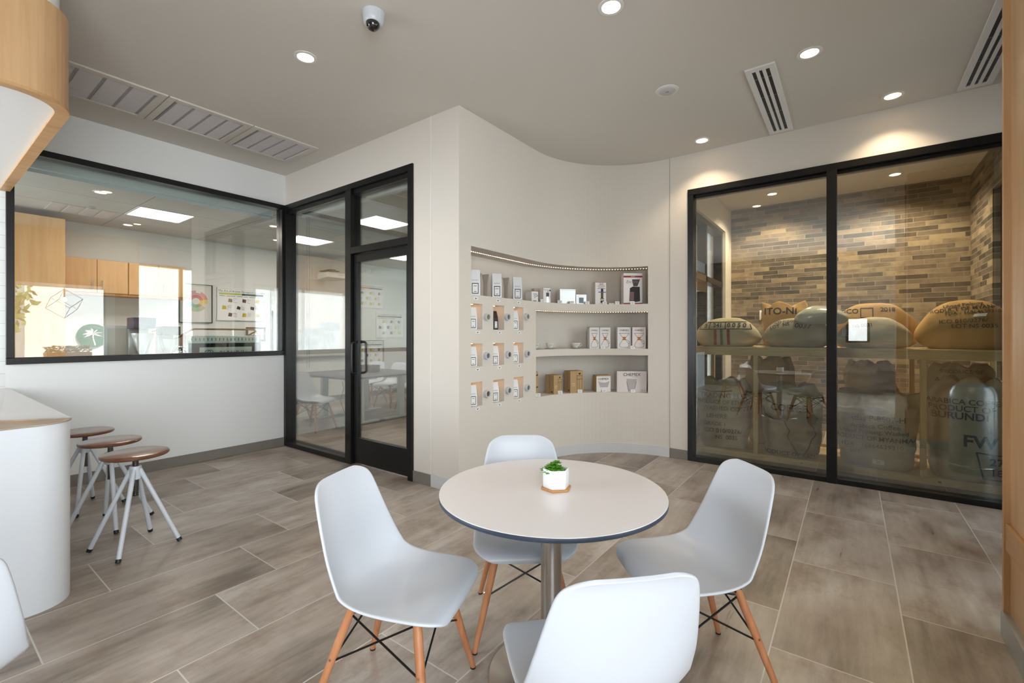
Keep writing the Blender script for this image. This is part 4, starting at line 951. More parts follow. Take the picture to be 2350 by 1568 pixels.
t = thing('roller_blind', 'roller blind cassette inside the head of the door transom', 'blind', (-4.5, YD+.2, 2.86))
MB().box(-1.1, 1.15, -.03, .03, 0, .11).build('cassette', mat('blind_white', (220, 222, 216), .5), t, bevel=.008)
for k in (0, .05): MB().tube([(-1.02+k, 0, 0), (-1.02+k, 0, -1.9)], .003, 6).build('pull_cord', GINK, t)
H90 = PI/2
# wall cabinets
CAB = wood_mat('cabinet_maple', (214, 166, 112), (226, 184, 134), 'Z', .4); CABE = wood_mat('cabinet_edge', (190, 134, 76), (204, 150, 92), 'Z', .4)
def cabinet(ya, yb, z0, z1, dep, doors, label, hside=None):
    t = thing('wall_cabinet' if z0 > .5 else 'tall_cabinet', label, 'cabinet', (XLAB+.014, (ya+yb)/2, z0), H90, 'maple cabinets in the lab')
    w_ = yb-ya; h = z1-z0
    MB().box(-w_/2, w_/2, -dep+.02, 0, 0, h).build('carcass', CABE, t)
    for i in range(doors):
        a = -w_/2+w_*i/doors; b = -w_/2+w_*(i+1)/doors
        d_ = MB().box(a+.004, b-.004, -dep, -dep+.02, .035 if z0 > .5 else .1, h-.004).build('door', CAB, t, bevel=.001, seg=1)
        hx_ = (b-.05) if (hside or ('r' if i == 0 else 'l')) == 'r' else a+.05
        MB().tube([(hx_, -dep-.002, .08), (hx_, -dep-.025, .08), (hx_, -dep-.025, .20), (hx_, -dep-.002, .20)] if z0 > .5 else [(hx_, -dep-.002, 1.0), (hx_, -dep-.025, 1.0), (hx_, -dep-.025, 1.15), (hx_, -dep-.002, 1.15)], .005, 8).build('door_handle', CHROME, d_)
cabinet(1.335, 2.02, 1.935, 2.43, .35, 2, 'two-door maple wall cabinet beside the tall cabinet')
cabinet(2.025, 2.38, 1.935, 2.43, .35, 1, 'single-door maple wall cabinet in the middle of the row', 'r')
cabinet(2.385, 2.735, 1.935, 2.43, .35, 1, 'maple wall cabinet at the right end of the row', 'l')
cabinet(.30, 1.32, 0, 2.88, .6, 2, 'tall maple cabinet at the left end of the lab')
# posters
def frame(ya, yb, z0, z1, label, fm, name='framed_poster', fw=.02, back=PAPER, cat='poster', group=None):
    t = thing(name, label, cat, (XLAB, (ya+yb)/2, z0), H90, group); w_ = yb-ya; h = z1-z0
    MB().box(-w_/2, w_/2, -.012, -.002, 0, h).build('sheet', back, t)
    f_ = MB().box(-w_/2, w_/2, -.025, 0, 0, fw).box(-w_/2, w_/2, -.025, 0, h-fw, h).box(-w_/2, -w_/2+fw, -.025, 0, fw, h-fw).box(w_/2-fw, w_/2, -.025, 0, fw, h-fw)
    f_.build('frame', fm, t); return t, w_, h
t, w_, h = frame(2.753, 3.237, 1.58, 2.226, 'framed colour wheel poster in a thin black frame', BLK, fw=.01, back=mat('poster_grey', (216, 215, 208), .5))
WC = [(176, 62, 66), (196, 74, 70), (206, 96, 66), (232, 186, 48), (214, 196, 92), (176, 136, 96), (88, 160, 84), (120, 176, 100), (128, 176, 186), (150, 196, 206), (196, 170, 164), (180, 120, 116), (186, 92, 84), (170, 70, 74)]
cz = h*.56
for k, c_ in enumerate(WC):
    a0 = PI/2-2*PI*k/14; a1 = PI/2-2*PI*(k+1)/14
    m_ = mat('wheel_%d' % k, c_, .6); m2 = mat('wheel_pale_%d' % k, tuple(int(v*.6+90) for v in c_), .6)
    for (r0, r1, mm) in ((.055, .11, m_), (.113, .175 if k % 4 else .14, m2)):
        pts = [(r0*math.cos(a0+(a1-a0)*q/4), cz+r0*math.sin(a0+(a1-a0)*q/4)) for q in range(5)]+[(r1*math.cos(a1+(a0-a1)*q/4), cz+r1*math.sin(a1+(a0-a1)*q/4)) for q in range(5)]
        patch(pts, mm, t, y=-.0135, name='wheel_segment')
lines(-.2, -.05, .03, .05, 2, .004, GINK, t, 5, -.0135); lines(.0, .2, h-.04, h-.03, 1, .004, GINK, t, 6, -.0135)
def aroma(ya, yb, z0, z1, label, fm, c1, c2, seed, fw=.018):
    t, w_, h = frame(ya, yb, z0, z1, label, fm, fw=fw, group='aroma posters in the lab'); rd = random.Random(seed)
    text('The Art of Aroma Perception in Coffee', h*.085, INK, t, (0, -.014, h*.9), italic=True, name='poster_title')
    patch(rect(-w_*.46, 0, h*.79, h*.85), mat('bar_%d' % seed, c1, .5), t, y=-.0135, name='colour_bar'); patch(rect(0, w_*.46, h*.79, h*.85), mat('bar2_%d' % seed, c2, .5), t, y=-.0135, name='colour_bar')
    pal = [(70, 44, 40), (90, 56, 48), (110, 60, 40), (200, 180, 40), (60, 50, 52), (120, 50, 44), (150, 130, 60)]
    for r_ in range(3):
        for c_ in range(3):
            x = w_*(-.36+.29*c_+(.12 if r_ % 2 == 0 else 0)); z = h*(.62-.22*r_); s_ = h*.06
            mm = mat('thumb_%d' % (rd.randrange(7)), pal[rd.randrange(7)], .6)
            patch([(x-s_, z-s_*rd.uniform(.6, 1)), (x+s_*rd.uniform(.6, 1), z-s_), (x+s_, z+s_*rd.uniform(.3, 1)), (x-s_*rd.uniform(.3, 1), z+s_)], mm, t, y=-.0135, name='picture')
            lines(x+s_*1.4, x+w_*.14, z-h*.06, z+h*.06, 5, h*.008, GINK, t, seed+r_*3+c_, -.0135)
    lines(-w_*.45, w_*.45, h*.74, h*.75, 1, h*.012, INK, t, seed, -.0135)
aroma(3.308, 4.115, 1.632, 2.205, 'large poster with a green and teal title bar, between the colour wheel and the whiteboard', mat('frame_white', (236, 236, 232), .4), (190, 204, 90), (30, 84, 92), 11)
aroma(6.02, 6.80, 1.995, 2.54, 'upper poster with brown title bar seen through the door glass', mat('frame_white', (236, 236, 232), .4), (200, 130, 50), (110, 50, 40), 12)
aroma(6.60, 7.38, 1.32, 1.92, 'white framed poster right of the others, seen through the door glass', mat('frame_white', (236, 236, 232), .4), (130, 60, 50), (90, 40, 40), 13, .03)
aroma(6.02, 6.80, .70, 1.255, 'black framed poster behind the door handle, lowest of the three', BLK, (110, 80, 90), (60, 50, 60), 14, .012)
t, w_, h = frame(3.782, 4.12, 1.264, 1.52, 'small brown framed picture under the teal-titled poster', mat('frame_brown', (96, 70, 50), .5), 'picture_frame', .03, cat='picture')
strokes([[(-.05, .1), (0, .17), (.06, .1)], [(-.08, .07), (.08, .07)]], .008, GINK, t, y=-.0135)
t, w_, h = frame(4.216, 6.0, .934, 2.224, 'large grey whiteboard on the far lab wall', STEEL, 'whiteboard', .015, mat('board_grey', (208, 208, 204), .12, var=(1, .01)), 'whiteboard')
MB().box(-w_/2+.02, -w_/2+.05, -.014, -.0125, h*.1, h*.7).build('marker_scale', BLK, t)
MB().box(-w_/2, w_/2, -.06, -.012, -.02, 0).build('pen_tray', STEEL, t)
# projector
t = thing('projector', 'white short-throw projector on a wall arm above the whiteboard', 'projector', (XLAB, 5.25, 2.60), H90)
MB().box(-.28, .06, -.03, 0, -.10, .14).build('wall_plate', RING, t)
MB().box(-.06, .06, -.42, -.03, .06, .10).build('arm', BLACK, t); MB().tube([(-.1, -.25, .07), (.12, -.45, .07)], .012, 8).tube([(.1, -.2, .07), (-.1, -.45, .07)], .012, 8).build('bracket', BLACK, t)
pb = MB(); pb.add([(-.24, -.62, -.09), (.24, -.62, -.09), (.22, -.2, -.11), (-.22, -.2, -.11), (-.22, -.60, .02), (.22, -.60, .02), (.2, -.2, .04), (-.2, -.2, .04)], [(0,1,2,3), (7,6,5,4), (0,4,5,1), (1,5,6,2), (2,6,7,3), (3,7,4,0)])
pb.build('projector_body', mat('projector_white', (222, 222, 218), .35), t, bevel=.02)
text('HITACHI', .03, INK, t, (.05, -.625, -.035), name='maker_name')
t = thing('emergency_light', 'white twin-head emergency light high on the far lab wall', 'emergency light', (XLAB, 6.33, 2.82), H90)
MB().box(-.15, .15, -.06, 0, -.02, .07).build('housing', RING, t, bevel=.015); 
for k in (-.09, .09): MB().sphere((k, -.06, .0), .045, 16, 10, (1, .7, 1)).build('lamp_head', mat('lens_grey', (206, 208, 206), .2), t, smooth=True)
# conference tables
DK = mat('desk_dark', (86, 82, 84), .3); WM = mat('white_metal', (222, 226, 224), .4)
for i, (yc, lb) in enumerate(((4.26, 'white-legged grey-topped conference table nearest the glass'), (5.06, 'white-legged grey-topped conference table behind the first one'))):
    t = thing('conference_table', lb, 'table', (-6.63, yc, 0), 0, 'conference tables in the lab')
    MB().box(-.80, .80, -.385, .385, .722, .748).build('table_top', DK, t, bevel=.004)
    for s_ in (-.42, .55):
        lg = MB().box(s_-.04, s_+.04, -.05, .05, .04, .68).build('leg', WM, t, bevel=.006)
        MB().box(s_-.045, s_+.045, -.35, .35, .0, .035).build('leg_foot', WM, lg, bevel=.01); MB().box(s_-.035, s_+.035, -.30, .30, .68, .722).build('leg_bracket', WM, lg, bevel=.004)
    MB().box(-.38, .51, -.02, .02, .66, .70).build('crossbar', WM, t)
    if i == 0: MB().tube([(-.1, .1, .72), (-.05, .12, .5), (-.12, .1, .3), (0, .14, .02), (.25, .2, .008), (.4, .05, .008)], .006, 8).build('power_cable', BLK, t)
t = thing('desk_box', 'low brown wooden box standing on the conference table', 'box', (*onZ(845, 853, .75)[:2], .749), .2)
MB().box(-.16, .16, -.11, .11, 0, .11).build('box_body', wood_mat('dark_box', (92, 66, 54), (116, 86, 70), 'X', .5), t, bevel=.003); MB().box(-.162, .162, -.112, .112, .10, .115).build('box_lid', wood_mat('dark_box2', (84, 60, 50), (104, 78, 64), 'X', .5), t)
GL = 'white shell chairs in the lab'
for (x, y, fx, fy, lb) in ((-6.30, 3.64, .95, .35, 'white lab chair nearest the sidelight glass, side-on'), (-6.93, 3.62, .9, .45, 'white lab chair left of the nearest one, cut by the corner post'),
                         (-7.80, 5.72, .3, -1, 'lab chair behind the tables, left one of three seen through the door'), (-7.2, 5.74, .1, -1, 'lab chair behind the tables, middle one of three seen through the door'), (-6.6, 5.76, 0, -1, 'lab chair behind the tables, right one of three seen through the door')):
    put_chair((x, y), (fx, fy), lb, GL)
# lab counter with machines
t = thing('lab_counter', 'white lab bench hidden below the sill of the long window', 'counter', (-6.9, 2.0, 0))
MB().box(-.42, .42, -1.35, 1.25, 0, .90).build('bench_body', WALLW, t); MB().box(-.45, .45, -1.38, 1.28, .90, .935).build('bench_top', STEEL, t)
MINT = mat('machine_mint', (196, 212, 204), .25, .1); GREEND = mat('machine_dark', (44, 58, 54), .25, .5)
t = thing('espresso_machine', 'mint and chrome espresso machine lettered on its back panel', 'espresso machine', (-6.72, 2.63, .935), H90)
MB().box(-.43, .43, 0, .42, .03, .12).build('drip_base', GREEND, t, bevel=.01)
MB().box(-.42, .42, .10, .40, .12, .33).build('core', GREEND, t)
MB().box(-.44, .44, -.02, .44, .33, .43).build('cup_tray', MINT, t, bevel=.015)
for k in range(18): MB().box(-.40+k*.046, -.393+k*.046, -.0225, -.0195, .365, .40).build('tray_slot', GREEND, t)
for s_ in (-1, 1):
    sp_ = MB().add([(s_*.455, y, z) for y, z in ((-.03, 0), (.44, 0), (.46, .44), (-.02, .44))]+[(s_*.43, y, z) for y, z in ((-.03, 0), (.44, 0), (.46, .44), (-.02, .44))], [(0,1,2,3), (7,6,5,4), (0,4,5,1), (1,5,6,2), (2,6,7,3), (3,7,4,0)])
    sp_.build('side_panel', STEEL, t, bevel=.004)
pn = MB(); vs = []; n = 12
for k in range(n+1):
    a = PI*.5*k/n; vs += [(-.30, -.02+.10*(1-math.sin(a)), .06+.22*k/n), (.33, -.02+.10*(1-math.sin(a)), .06+.22*k/n)]
vs2 = [(x, y+.02, z) for x, y, z in vs]
pn.add(vs+vs2, [(2*k, 2*k+1, 2*k+3, 2*k+2) for k in range(n)]+[(2*(n+1)+2*k, 2*(n+1)+2*k+2, 2*(n+1)+2*k+3, 2*(n+1)+2*k+1) for k in range(n)]); pn.build('curved_panel', MINT, t, smooth=True)
text('BLENDIN', .075, GREEND, t, (.09, -.028, .20), spacing=1.15, name='panel_lettering'); strokes([circ(-.215, .20, .035, 20, .045)+[(-.18, .20)], circ(-.185, .20, .035, 20, .045)+[(-.15, .20)]], .006, GREEND, t, y=-.028, name='panel_logo')
mb = MB().lathe([(.075, 0), (.08, .01), (.07, .03), (.045, .045), (.02, .05)], 28); mb.xf(Matrix.Translation((-.50, .02, .22)) @ Matrix.Rotation(PI/2, 4, 'X')); mb.build('steam_knob', CHROME, t, smooth=True)
MB().tube([(-.56, .05, .38), (-.40, .0, .50), (-.36, .0, .515), (.36, .0, .515), (.42, .03, .50), (.30, .05, .43)], .011, 10).build('cup_rail', mat('brass_rail', (150, 122, 74), .3, .8), t, smooth=True)
for k in (-.38, .1): MB().tube([(k, .0, .43), (k, .0, .515)], .006, 8).build('rail_post', CHROME, t)
for (px, lb, hc, sc_) in ((325, 'coffee grinder with dark blue top box on the lab bench', (46, 56, 92), .92), (386, 'black and steel coffee grinder between the other grinder and the espresso machine', (30, 32, 38), .78)):
    p = onX(px, 770, -6.75)
    t = thing('coffee_grinder', lb, 'grinder', (-6.75, p.y, .935), H90, 'grinders on the lab bench')
    MB().box(-.12*sc_, .10*sc_, -.05, .16, 0, .16).build('grinder_base', BLK, t, bevel=.01)
    MB().box(-.12*sc_, .09*sc_, .05, .15, .16, .56*sc_).build('grinder_column', mat('column_silver', (150, 156, 158), .3, .8), t, bevel=.008)
    MB().lathe([(.035, .22), (.05, .24), (.115*sc_, .46*sc_), (.12*sc_, .50*sc_)], 28, (.0, -.02, 0)).build('hopper', mat('hopper_steel', (200, 206, 206), .2, .7), t, smooth=True)
    MB().box(-.12*sc_, .12*sc_, -.12, .12, .56*sc_, .70*sc_).build('top_box', mat('topbox_%d' % px, hc, .3), t, bevel=.008)
    MB().tube([(.0, -.04, .2), (.04, -.10, .14), (.05, -.13, .10)], .02, 10).build('spout', CHROME, t, smooth=True); MB().tube([(.1*sc_, -.02, .52*sc_), (.16*sc_, -.02, .54*sc_)], .008, 8).build('lever', BLK, t)
t = thing('leaning_frame', 'white framed board leaning beside the grinder on the lab bench', 'frame', (-6.95, onX(272, 770, -6.95).y, .935), H90)
f_ = MB().box(-.13, .13, 0, .02, 0, .03).box(-.13, .13, 0, .02, .52, .55).box(-.13, -.10, 0, .02, .03, .52).box(.10, .13, 0, .02, .03, .52); f_.build('frame', PAPER, t); MB().box(-.10, .10, .008, .014, .03, .52).build('board', mat('board_cream', (226, 222, 210), .6), t)
MB().box(-.09, .06, .0, .007, .03, .14).build('red_card', mat('red_card', (196, 70, 60), .5), t)
# ---------------------------------------------------------------- storage room behind glass
BUR = [burlap_mat('burlap_pale', (166, 154, 124), (220, 208, 176)), burlap_mat('burlap_tan', (150, 116, 70), (208, 170, 112)), burlap_mat('burlap_grey', (140, 130, 106), (192, 182, 152))]  # the tan carries the warm reflection on the upper sacks in its colour
STEN = mat('stencil_ink', (26, 28, 28), .9, var=(80, .5)); STENG = mat('stencil_green', (54, 82, 66), .9, var=(80, .4))
def sack_stand(w_, d_, h, seed, ruff=.10, lean=0, pinch=.62):
    rd = random.Random(seed); n = 64; m = 34; vs = []; ph = rd.uniform(0, 6)
    for i in range(m+1):
        v = i/m
        pr = .90+.14*math.sin(min(v/.75, 1)*PI*.5)*(1-max(0, v-.8)/.2*(1-pinch)) if v < .8 else 1.04*(1-((v-.8)/.2)**1.6*(1-pinch))
        if v < .06: pr *= .9+.1*math.sin(v/.06*PI/2)
        for k in range(n):
            a = 2*PI*k/n; e = 2/2.9; c_, s_ = math.cos(a), math.sin(a)
            x = abs(c_)**e*math.copysign(1, c_)*w_/2*pr; y = abs(s_)**e*math.copysign(1, s_)*d_/2*pr
            rf = max(0, (v-.84)/.16); q = 1+ruff*2.0*rf*math.sin(7*a+ph)+.05*rf*math.sin(13*a+ph*2)
            x *= q; y *= q; z = h*v+rf*.04*math.sin(5*a+ph)
            nn = noise.noise(Vector((x*5+seed, y*5, z*5)))*.022+noise.noise(Vector((x*14+seed, y*14, z*22)))*.007
            fold = .008*math.sin(z*30+noise.noise(Vector((x*3, y*3, seed)))*6)*(1 if v > .1 else 0)
            r_ = math.hypot(x, y) or 1; x += x/r_*(nn+fold); y += y/r_*(nn+fold)
            vs.append((x+lean*z, y, max(0, z)))
    fs = [(i*n+k, i*n+(k+1)%n, (i+1)*n+(k+1)%n, (i+1)*n+k) for i in range(m) for k in range(n)]
    c0 = len(vs); vs.append((lean*h, 0, h*.9)); fs += [(m*n+k, m*n+(k+1)%n, c0) for k in range(n)]; fs.append(tuple(range(n))[::-1])
    return MB().add(vs, fs)
def sack_lie(w_, d_, h, seed, ex=.62, dome=1.0):
    n = 72; m = 30; vs = []; fs = []
    for i in range(1, m):
        et = -PI/2+PI*i/m
        for k in range(n):
            a = 2*PI*k/n
            f = lambda v, e: abs(v)**e*math.copysign(1, v)
            ce = f(math.cos(et), .75); x = w_/2*ce*f(math.cos(a), ex); y = d_/2*ce*f(math.sin(a), ex); z = h*.5*f(math.sin(et), .9)+h*.5
            t_ = (abs(x)/(w_/2))**3; z = z*(1-.42*t_)+h*.10*t_
            z = max(z-h*.12, 0)/.88
            nn = noise.noise(Vector((x*4+seed, y*4, z*6)))*.03+noise.noise(Vector((x*12+seed, y*12, z*12)))*.008
            vs.append((x+nn*.6, y+nn, max(0, z+(nn*.7 if z > .02 else 0))))
    for i in range(m-2):
        for k in range(n): fs.append((i*n+k, i*n+(k+1)%n, (i+1)*n+(k+1)%n, (i+1)*n+k))
    fs.append(tuple(range(n))[::-1]); fs.append(tuple(range((m-2)*n, (m-1)*n)))
    return MB().add(vs, fs)
def sack(mb, label, loc, rz, m, prints=(), group='coffee sacks in the storage room', name='burlap_sack', extra=None):
    t = thing(name, label, 'sack', loc, rz, group)
    o = mb.build('sack_body', m, t, smooth=True, sharp=180)
    bvh = BVHTree.FromPolygons([Vector(v) for v in mb.v], mb.f)
    def project(tb, mt, nm, slope=0):
        nv = []; ok = []
        for v in tb.v:
            dr = Vector((0, 1, -slope)).normalized()
            h_, no, _, _ = bvh.ray_cast(Vector((v[0], -1.2, v[2]+1.2*slope)), dr)
            ok.append(h_ is not None and abs(h_.y) < .8); nv.append(tuple(h_-dr*.005) if h_ else (0, 0, 0))
        fs = [f for f in tb.f if all(ok[i] for i in f)]
        if not fs: return
        q = MB(); q.v = nv; q.f = fs; q.build(nm, mt, t, fix=False)
    for p in prints:
        kind = p[0]
        if kind == 't':
            _, s_, size, x, z, mt = p[:6]; kw = p[6] if len(p) > 6 else {}; slope = kw.pop('slope', 0); rot = kw.pop('rot', 0)
            tb = text_bm(s_, size, kw.pop('bold', .012), subdiv=2, **kw); tb.xf(Matrix.Translation((x, 0, z)) @ Matrix.Rotation(rot, 4, 'Y') @ FRONT); project(tb, mt, 'stencil_lettering', slope)
        elif kind == 'l':
            _, pls, wd, mt = p[:4]; slope = p[4] if len(p) > 4 else 0
            tb = MB()
            for pl_ in pls:
                for a, b in zip(pl_, pl_[1:]):
                    A, B = Vector(a), Vector(b); L_ = (B-A).length; nseg = max(1, int(L_/.025)); dd = (B-A).normalized(); nn = Vector((-dd.y, dd.x))*wd/2
                    for k in range(nseg):
                        P0 = A.lerp(B, k/nseg)-dd*wd*.15; P1 = A.lerp(B, (k+1)/nseg)+dd*wd*.15
                        tb.quad(*[(q.x, 0, q.y) for q in (P0+nn, P0-nn, P1-nn, P1+nn)])
            project(tb, mt, 'stencil_outline', slope)
        elif kind == 'p':
            _, pts, mt = p[:3]; slope = p[3] if len(p) > 3 else 0
            bm = bmesh.new(); vv = [bm.verts.new((a, 0, b)) for a, b in pts]; bm.faces.new(vv); bmesh.ops.triangulate(bm, faces=bm.faces[:])
            for _ in range(3): bmesh.ops.subdivide_edges(bm, edges=[e for e in bm.edges if e.calc_length() > .03], cuts=1); bmesh.ops.triangulate(bm, faces=bm.faces[:])
            bm.verts.index_update(); tb = MB(); tb.v = [tuple(v.co) for v in bm.verts]; tb.f = [tuple(v.index for v in f.verts) for f in bm.faces]; bm.free(); project(tb, mt, 'printed_patch', slope)
    return t
# timber rack
RY0, RY1, RZ = 5.42, 6.42, 1.245
t = thing('timber_rack', 'raw pine two-level rack holding the coffee sacks behind the glass', 'rack', (-.2, 5.9, 0))
o_ = Vector((.2, -5.9, 0))
shift(MB().box(-1.48, 1.14, RY0, RY0+.04, RZ-.09, RZ-.02), o_).build('front_rail', PINE, t, bevel=.003, seg=1)
shift(MB().box(-1.48, 1.14, RY1-.04, RY1, RZ-.09, RZ-.02), o_).build('back_rail', PINE, t, bevel=.003, seg=1)
shift(MB().box(-1.48, 1.14, RY0, RY1, RZ-.02, RZ), o_).build('deck', PINE, t)
shift(MB().box(-1.48, 1.14, RY0, RY0+.04, .055, .12), o_).build('bottom_rail', PINE, t, bevel=.003, seg=1)
shift(MB().box(-1.48, 1.14, RY1-.04, RY1, .055, .12), o_).build('bottom_rail', PINE, t, bevel=.003, seg=1)
for x in (-1.48, onY(1734, 900, RY0+.02).x-.02, -.165, onY(2118, 900, RY0+.02).x-.02, 1.09):
    shift(MB().box(x, x+.045, RY0-.0, RY0+.04, 0 if x in (-1.48, 1.09) else .12, RZ-.09), o_).build('stud', PINEV, t, bevel=.002, seg=1)
    shift(MB().box(x, x+.045, RY1-.04, RY1, 0, RZ-.09), o_).build('stud', PINEV, t, bevel=.002, seg=1)
shift(MB().box(-1.48, 1.14, RY0+.04, RY1-.04, .055, .085), o_).build('lower_deck', PINE, t)
def knots(lst):
    for (x, z, r) in lst:
        mb = MB().lathe([(r, -.001), (r*.6, .0005)], 10, sx=1, sy=.55); mb.xf(Matrix.Translation((x+.2, RY0-5.9-.0005, z)) @ Matrix.Rotation(PI/2, 4, 'X')); mb.build('wood_knot', mat('knot', (110, 70, 40), .7), t)
knots([(-.75, .09, .006), (-.6, .087, .008), (-.4, .088, .012), (-.07+.2, .09, .016), (.62, .09, .016), (-.33, 1.19, .006), (.1, 1.19, .006)])
Z1 = .086
# lower sacks
L = 't'
sack(sack_stand(.56, .42, .76, 3, .10), 'standing burlap sack with green stencilled lines, lower left of the rack', (-1.20, 5.80, Z1), .12, BUR[0],
     [(L, s_, sz, x, z, m_, dict(bold=.02)) for s_, sz, x, z, m_ in (('TRADING PLC', .075, -.0, .60, STEN), ('PRODUCE OF ETHIOPIA', .058, .03, .525, STENG), ('WASHED COFFEE', .065, .05, .455, STENG), ('LEHERE', .065, -.06, .365, STEN), ('GRADE 1', .06, -.08, .275, STEN), ('ICO 010/0276/', .066, .0, .20, STEN), ('NS  0035', .06, .04, .125, STEN))]
     +[('l', [[(-.22, .66), (-.12, .645), (0, .645), (.1, .66)]], .012, STEN)])
AF = [(-.22, .52), (-.20, .44), (-.12, .39), (-.02, .385), (.0, .33), (.03, .28), (.01, .22), (.06, .12), (.10, .05), (.16, .05), (.20, .12), (.22, .20), (.26, .26), (.24, .33), (.20, .40), (.22, .46), (.17, .53)]
sack(sack_stand(.55, .42, .74, 5, .09), 'standing sack printed with a map outline of Africa and the word coffee', (-.52, 5.80, Z1), .05, BUR[2],
     [(L, 'COFFEE', .095, -.02, .52, STEN, dict(bold=.03)), ('l', [[(a-.04, b) for a, b in AF]], .012, STEN), ('p', [(.14, .44), (.2, .48), (.24, .43), (.21, .36), (.15, .38)], STENG), (L, 'PRODUCT OF KENYA', .06, .0, .035, STEN, dict(bold=.02))])
sack(sack_stand(.62, .46, .70, 8, .14, .02, .8), 'standing sack with a tree mark above lines of black print, middle of rack', (.19, 5.82, Z1), -.12, BUR[0],
     [(L, s_, sz, x, z, STEN, dict(bold=b, rot=-.02)) for s_, sz, x, z, b in (('Atlas P-8507-H', .07, .03, .485, .02), ('Arabica Coffee', .062, .02, .41, .005), ('Lilypad Pinlaung, Washed', .052, .0, .355, .008), ('PRODUCT OF MYANMAR', .058, -.0, .29, .008), ('FDA - 16864639310', .058, -.01, .22, .01), ('Crop - 2017', .042, -.2, .15, .0))]
     +[('p', [(-.12, .575), (-.05, .60), (.04, .595), (.14, .565), (.12, .55), (.08, .545), (.08, .525), (.0, .53), (.01, .55), (-.05, .565)], STEN), ('p', [(.0, .05), (.09, .05), (.09, .095), (.0, .095)], PAPER), ('l', [[(.03, .06), (.06, .085)], [(.03, .085), (.06, .06)]], .004, RED)])
sack(sack_stand(.56, .42, .88, 11, .06, 0, .55), 'tall standing sack with large letters and boxed numbers, lower right of the rack', (.86, 5.76, Z1), -.2, BUR[0],
     [(L, 'ARABICA COFFEE', .065, -.03, .70, STEN, dict(bold=.015)), (L, 'PRODUCT OF', .07, -.05, .64, STEN, dict(bold=.015)), (L, 'BURUNDI', .085, -.06, .575, STEN, dict(bold=.025)), (L, 'FW 15', .14, .16, .36, STEN, dict(bold=.03)), (L, '27', .085, .17, .20, STEN, dict(bold=.02)), (L, '18', .085, .17, .11, STEN, dict(bold=.02)),
      ('l', [[(.24, .26), (.05, .275), (.09, .05), (.26, .05)]], .012, STEN)])
# sacks behind on the lower level
for (x, y, w_, h, sd, lb, mi) in ((-.78, 6.22, .5, 1.02, 21, 'tan sack behind the left rack stud, only its top showing', 1), (.16, 6.24, .44, .98, 22, 'dark folded sack in the rack behind the tree-marked sack', 1), (.86, 6.24, .5, .98, 24, 'big greyish sack behind the boxed-number sack', 2)):
    sack(sack_stand(w_, .26, h, sd, .12), lb, (x, y, Z1), 0, BUR[mi], [(L, 'A REG COFFEE', .06, 0, .85, STEN), (L, 'PRODUCE OF', .05, 0, .93, STEN)] if sd == 24 else ())
# sacks lying on the rack
sack(sack_lie(.70, .50, .33, 31), 'plump striped sack stencilled 3 241 0050 on top of the rack, far left', (-1.15, 5.72, RZ), .06, BUR[0],
     [(L, '3', .062, -.19, .232, STEN, dict(bold=.03)), (L, '241', .066, -.065, .236, STEN, dict(bold=.03)), (L, '0 0 5 0', .066, .125, .236, STEN, dict(bold=.03)),
      ('l', [[(-.26, .195), (.27, .195), (.24, .275), (-.23, .275), (-.26, .195)], [(-.155, .195), (-.145, .275)], [(.015, .195), (.015, .275)]], .009, STEN),
      ('p', [(-.105, .02), (-.075, .02), (-.075, .19), (-.105, .19)], mat('stripe_red', (150, 60, 50), .9, var=(60, .4))), ('p', [(.03, .02), (.06, .02), (.06, .19), (.03, .19)], mat('stripe_red', (150, 60, 50), .9)), ('p', [(-.04, .02), (-.012, .02), (-.012, .19), (-.04, .19)], mat('stripe_green', (96, 110, 84), .9))])
sack(sack_lie(.65, .50, .31, 33), 'pale sack stencilled 0037 on the rack beneath the plastic-wrapped sack', (-.47, 5.74, RZ), -.03, BUR[2],
     [(L, 'LOT  NS', .05, -.13, .225, STEN, dict(rot=-.25)), (L, '0037', .07, .08, .22, STEN, dict(rot=.12)), (L, 'ICO 010/0078', .04, -.07, .268, STEN, dict(rot=-.05))])
PLW = mat('plastic_wrap', (212, 214, 196), .15, coat=.8, bump=(25, 1), var=(8, .08))
sack(sack_lie(.46, .36, .19, 35, .5), 'shiny plastic-wrapped white sack lying over the stencilled pale sack', (-.24, 5.60, RZ+.235), -.05, PLW, name='plastic_sack')
sack(sack_stand(.46, .3, .48, 37, .03, 0, .85), 'orange-tan sack marked ITO-N upright behind the plastic-wrapped one', (-.62, 6.18, RZ), .05, BUR[1], [(L, 'ITO-NI', .11, -.04, .40, STEN, dict(bold=.02))])
sack(sack_lie(.60, .44, .30, 39), 'pale sack with a white card marked x, on the rack right of the mullion', (.17, 5.70, RZ), .08, BUR[0], [('p', [(-.26, .12), (-.16, .11), (-.15, .17), (-.25, .185)], PAPER), ('l', [[(-.22, .13), (-.19, .16)], [(-.22, .16), (-.19, .13)]], .004, INK), (L, 'NS 0031', .045, -.1, .22, STEN, dict(rot=-.1))])
sack(sack_lie(.80, .36, .46, 41), 'orange-tan sack with dark printed boxes lying behind the white-card sack', (.18, 6.18, RZ), .0, BUR[1], [(L, 'ICO', .07, -.18, .38, STEN), ('l', [[(-.10, .31), (.0, .31), (.0, .41), (-.10, .41), (-.10, .31)]], .008, STEN), (L, '2018', .06, .12, .39, STEN)])
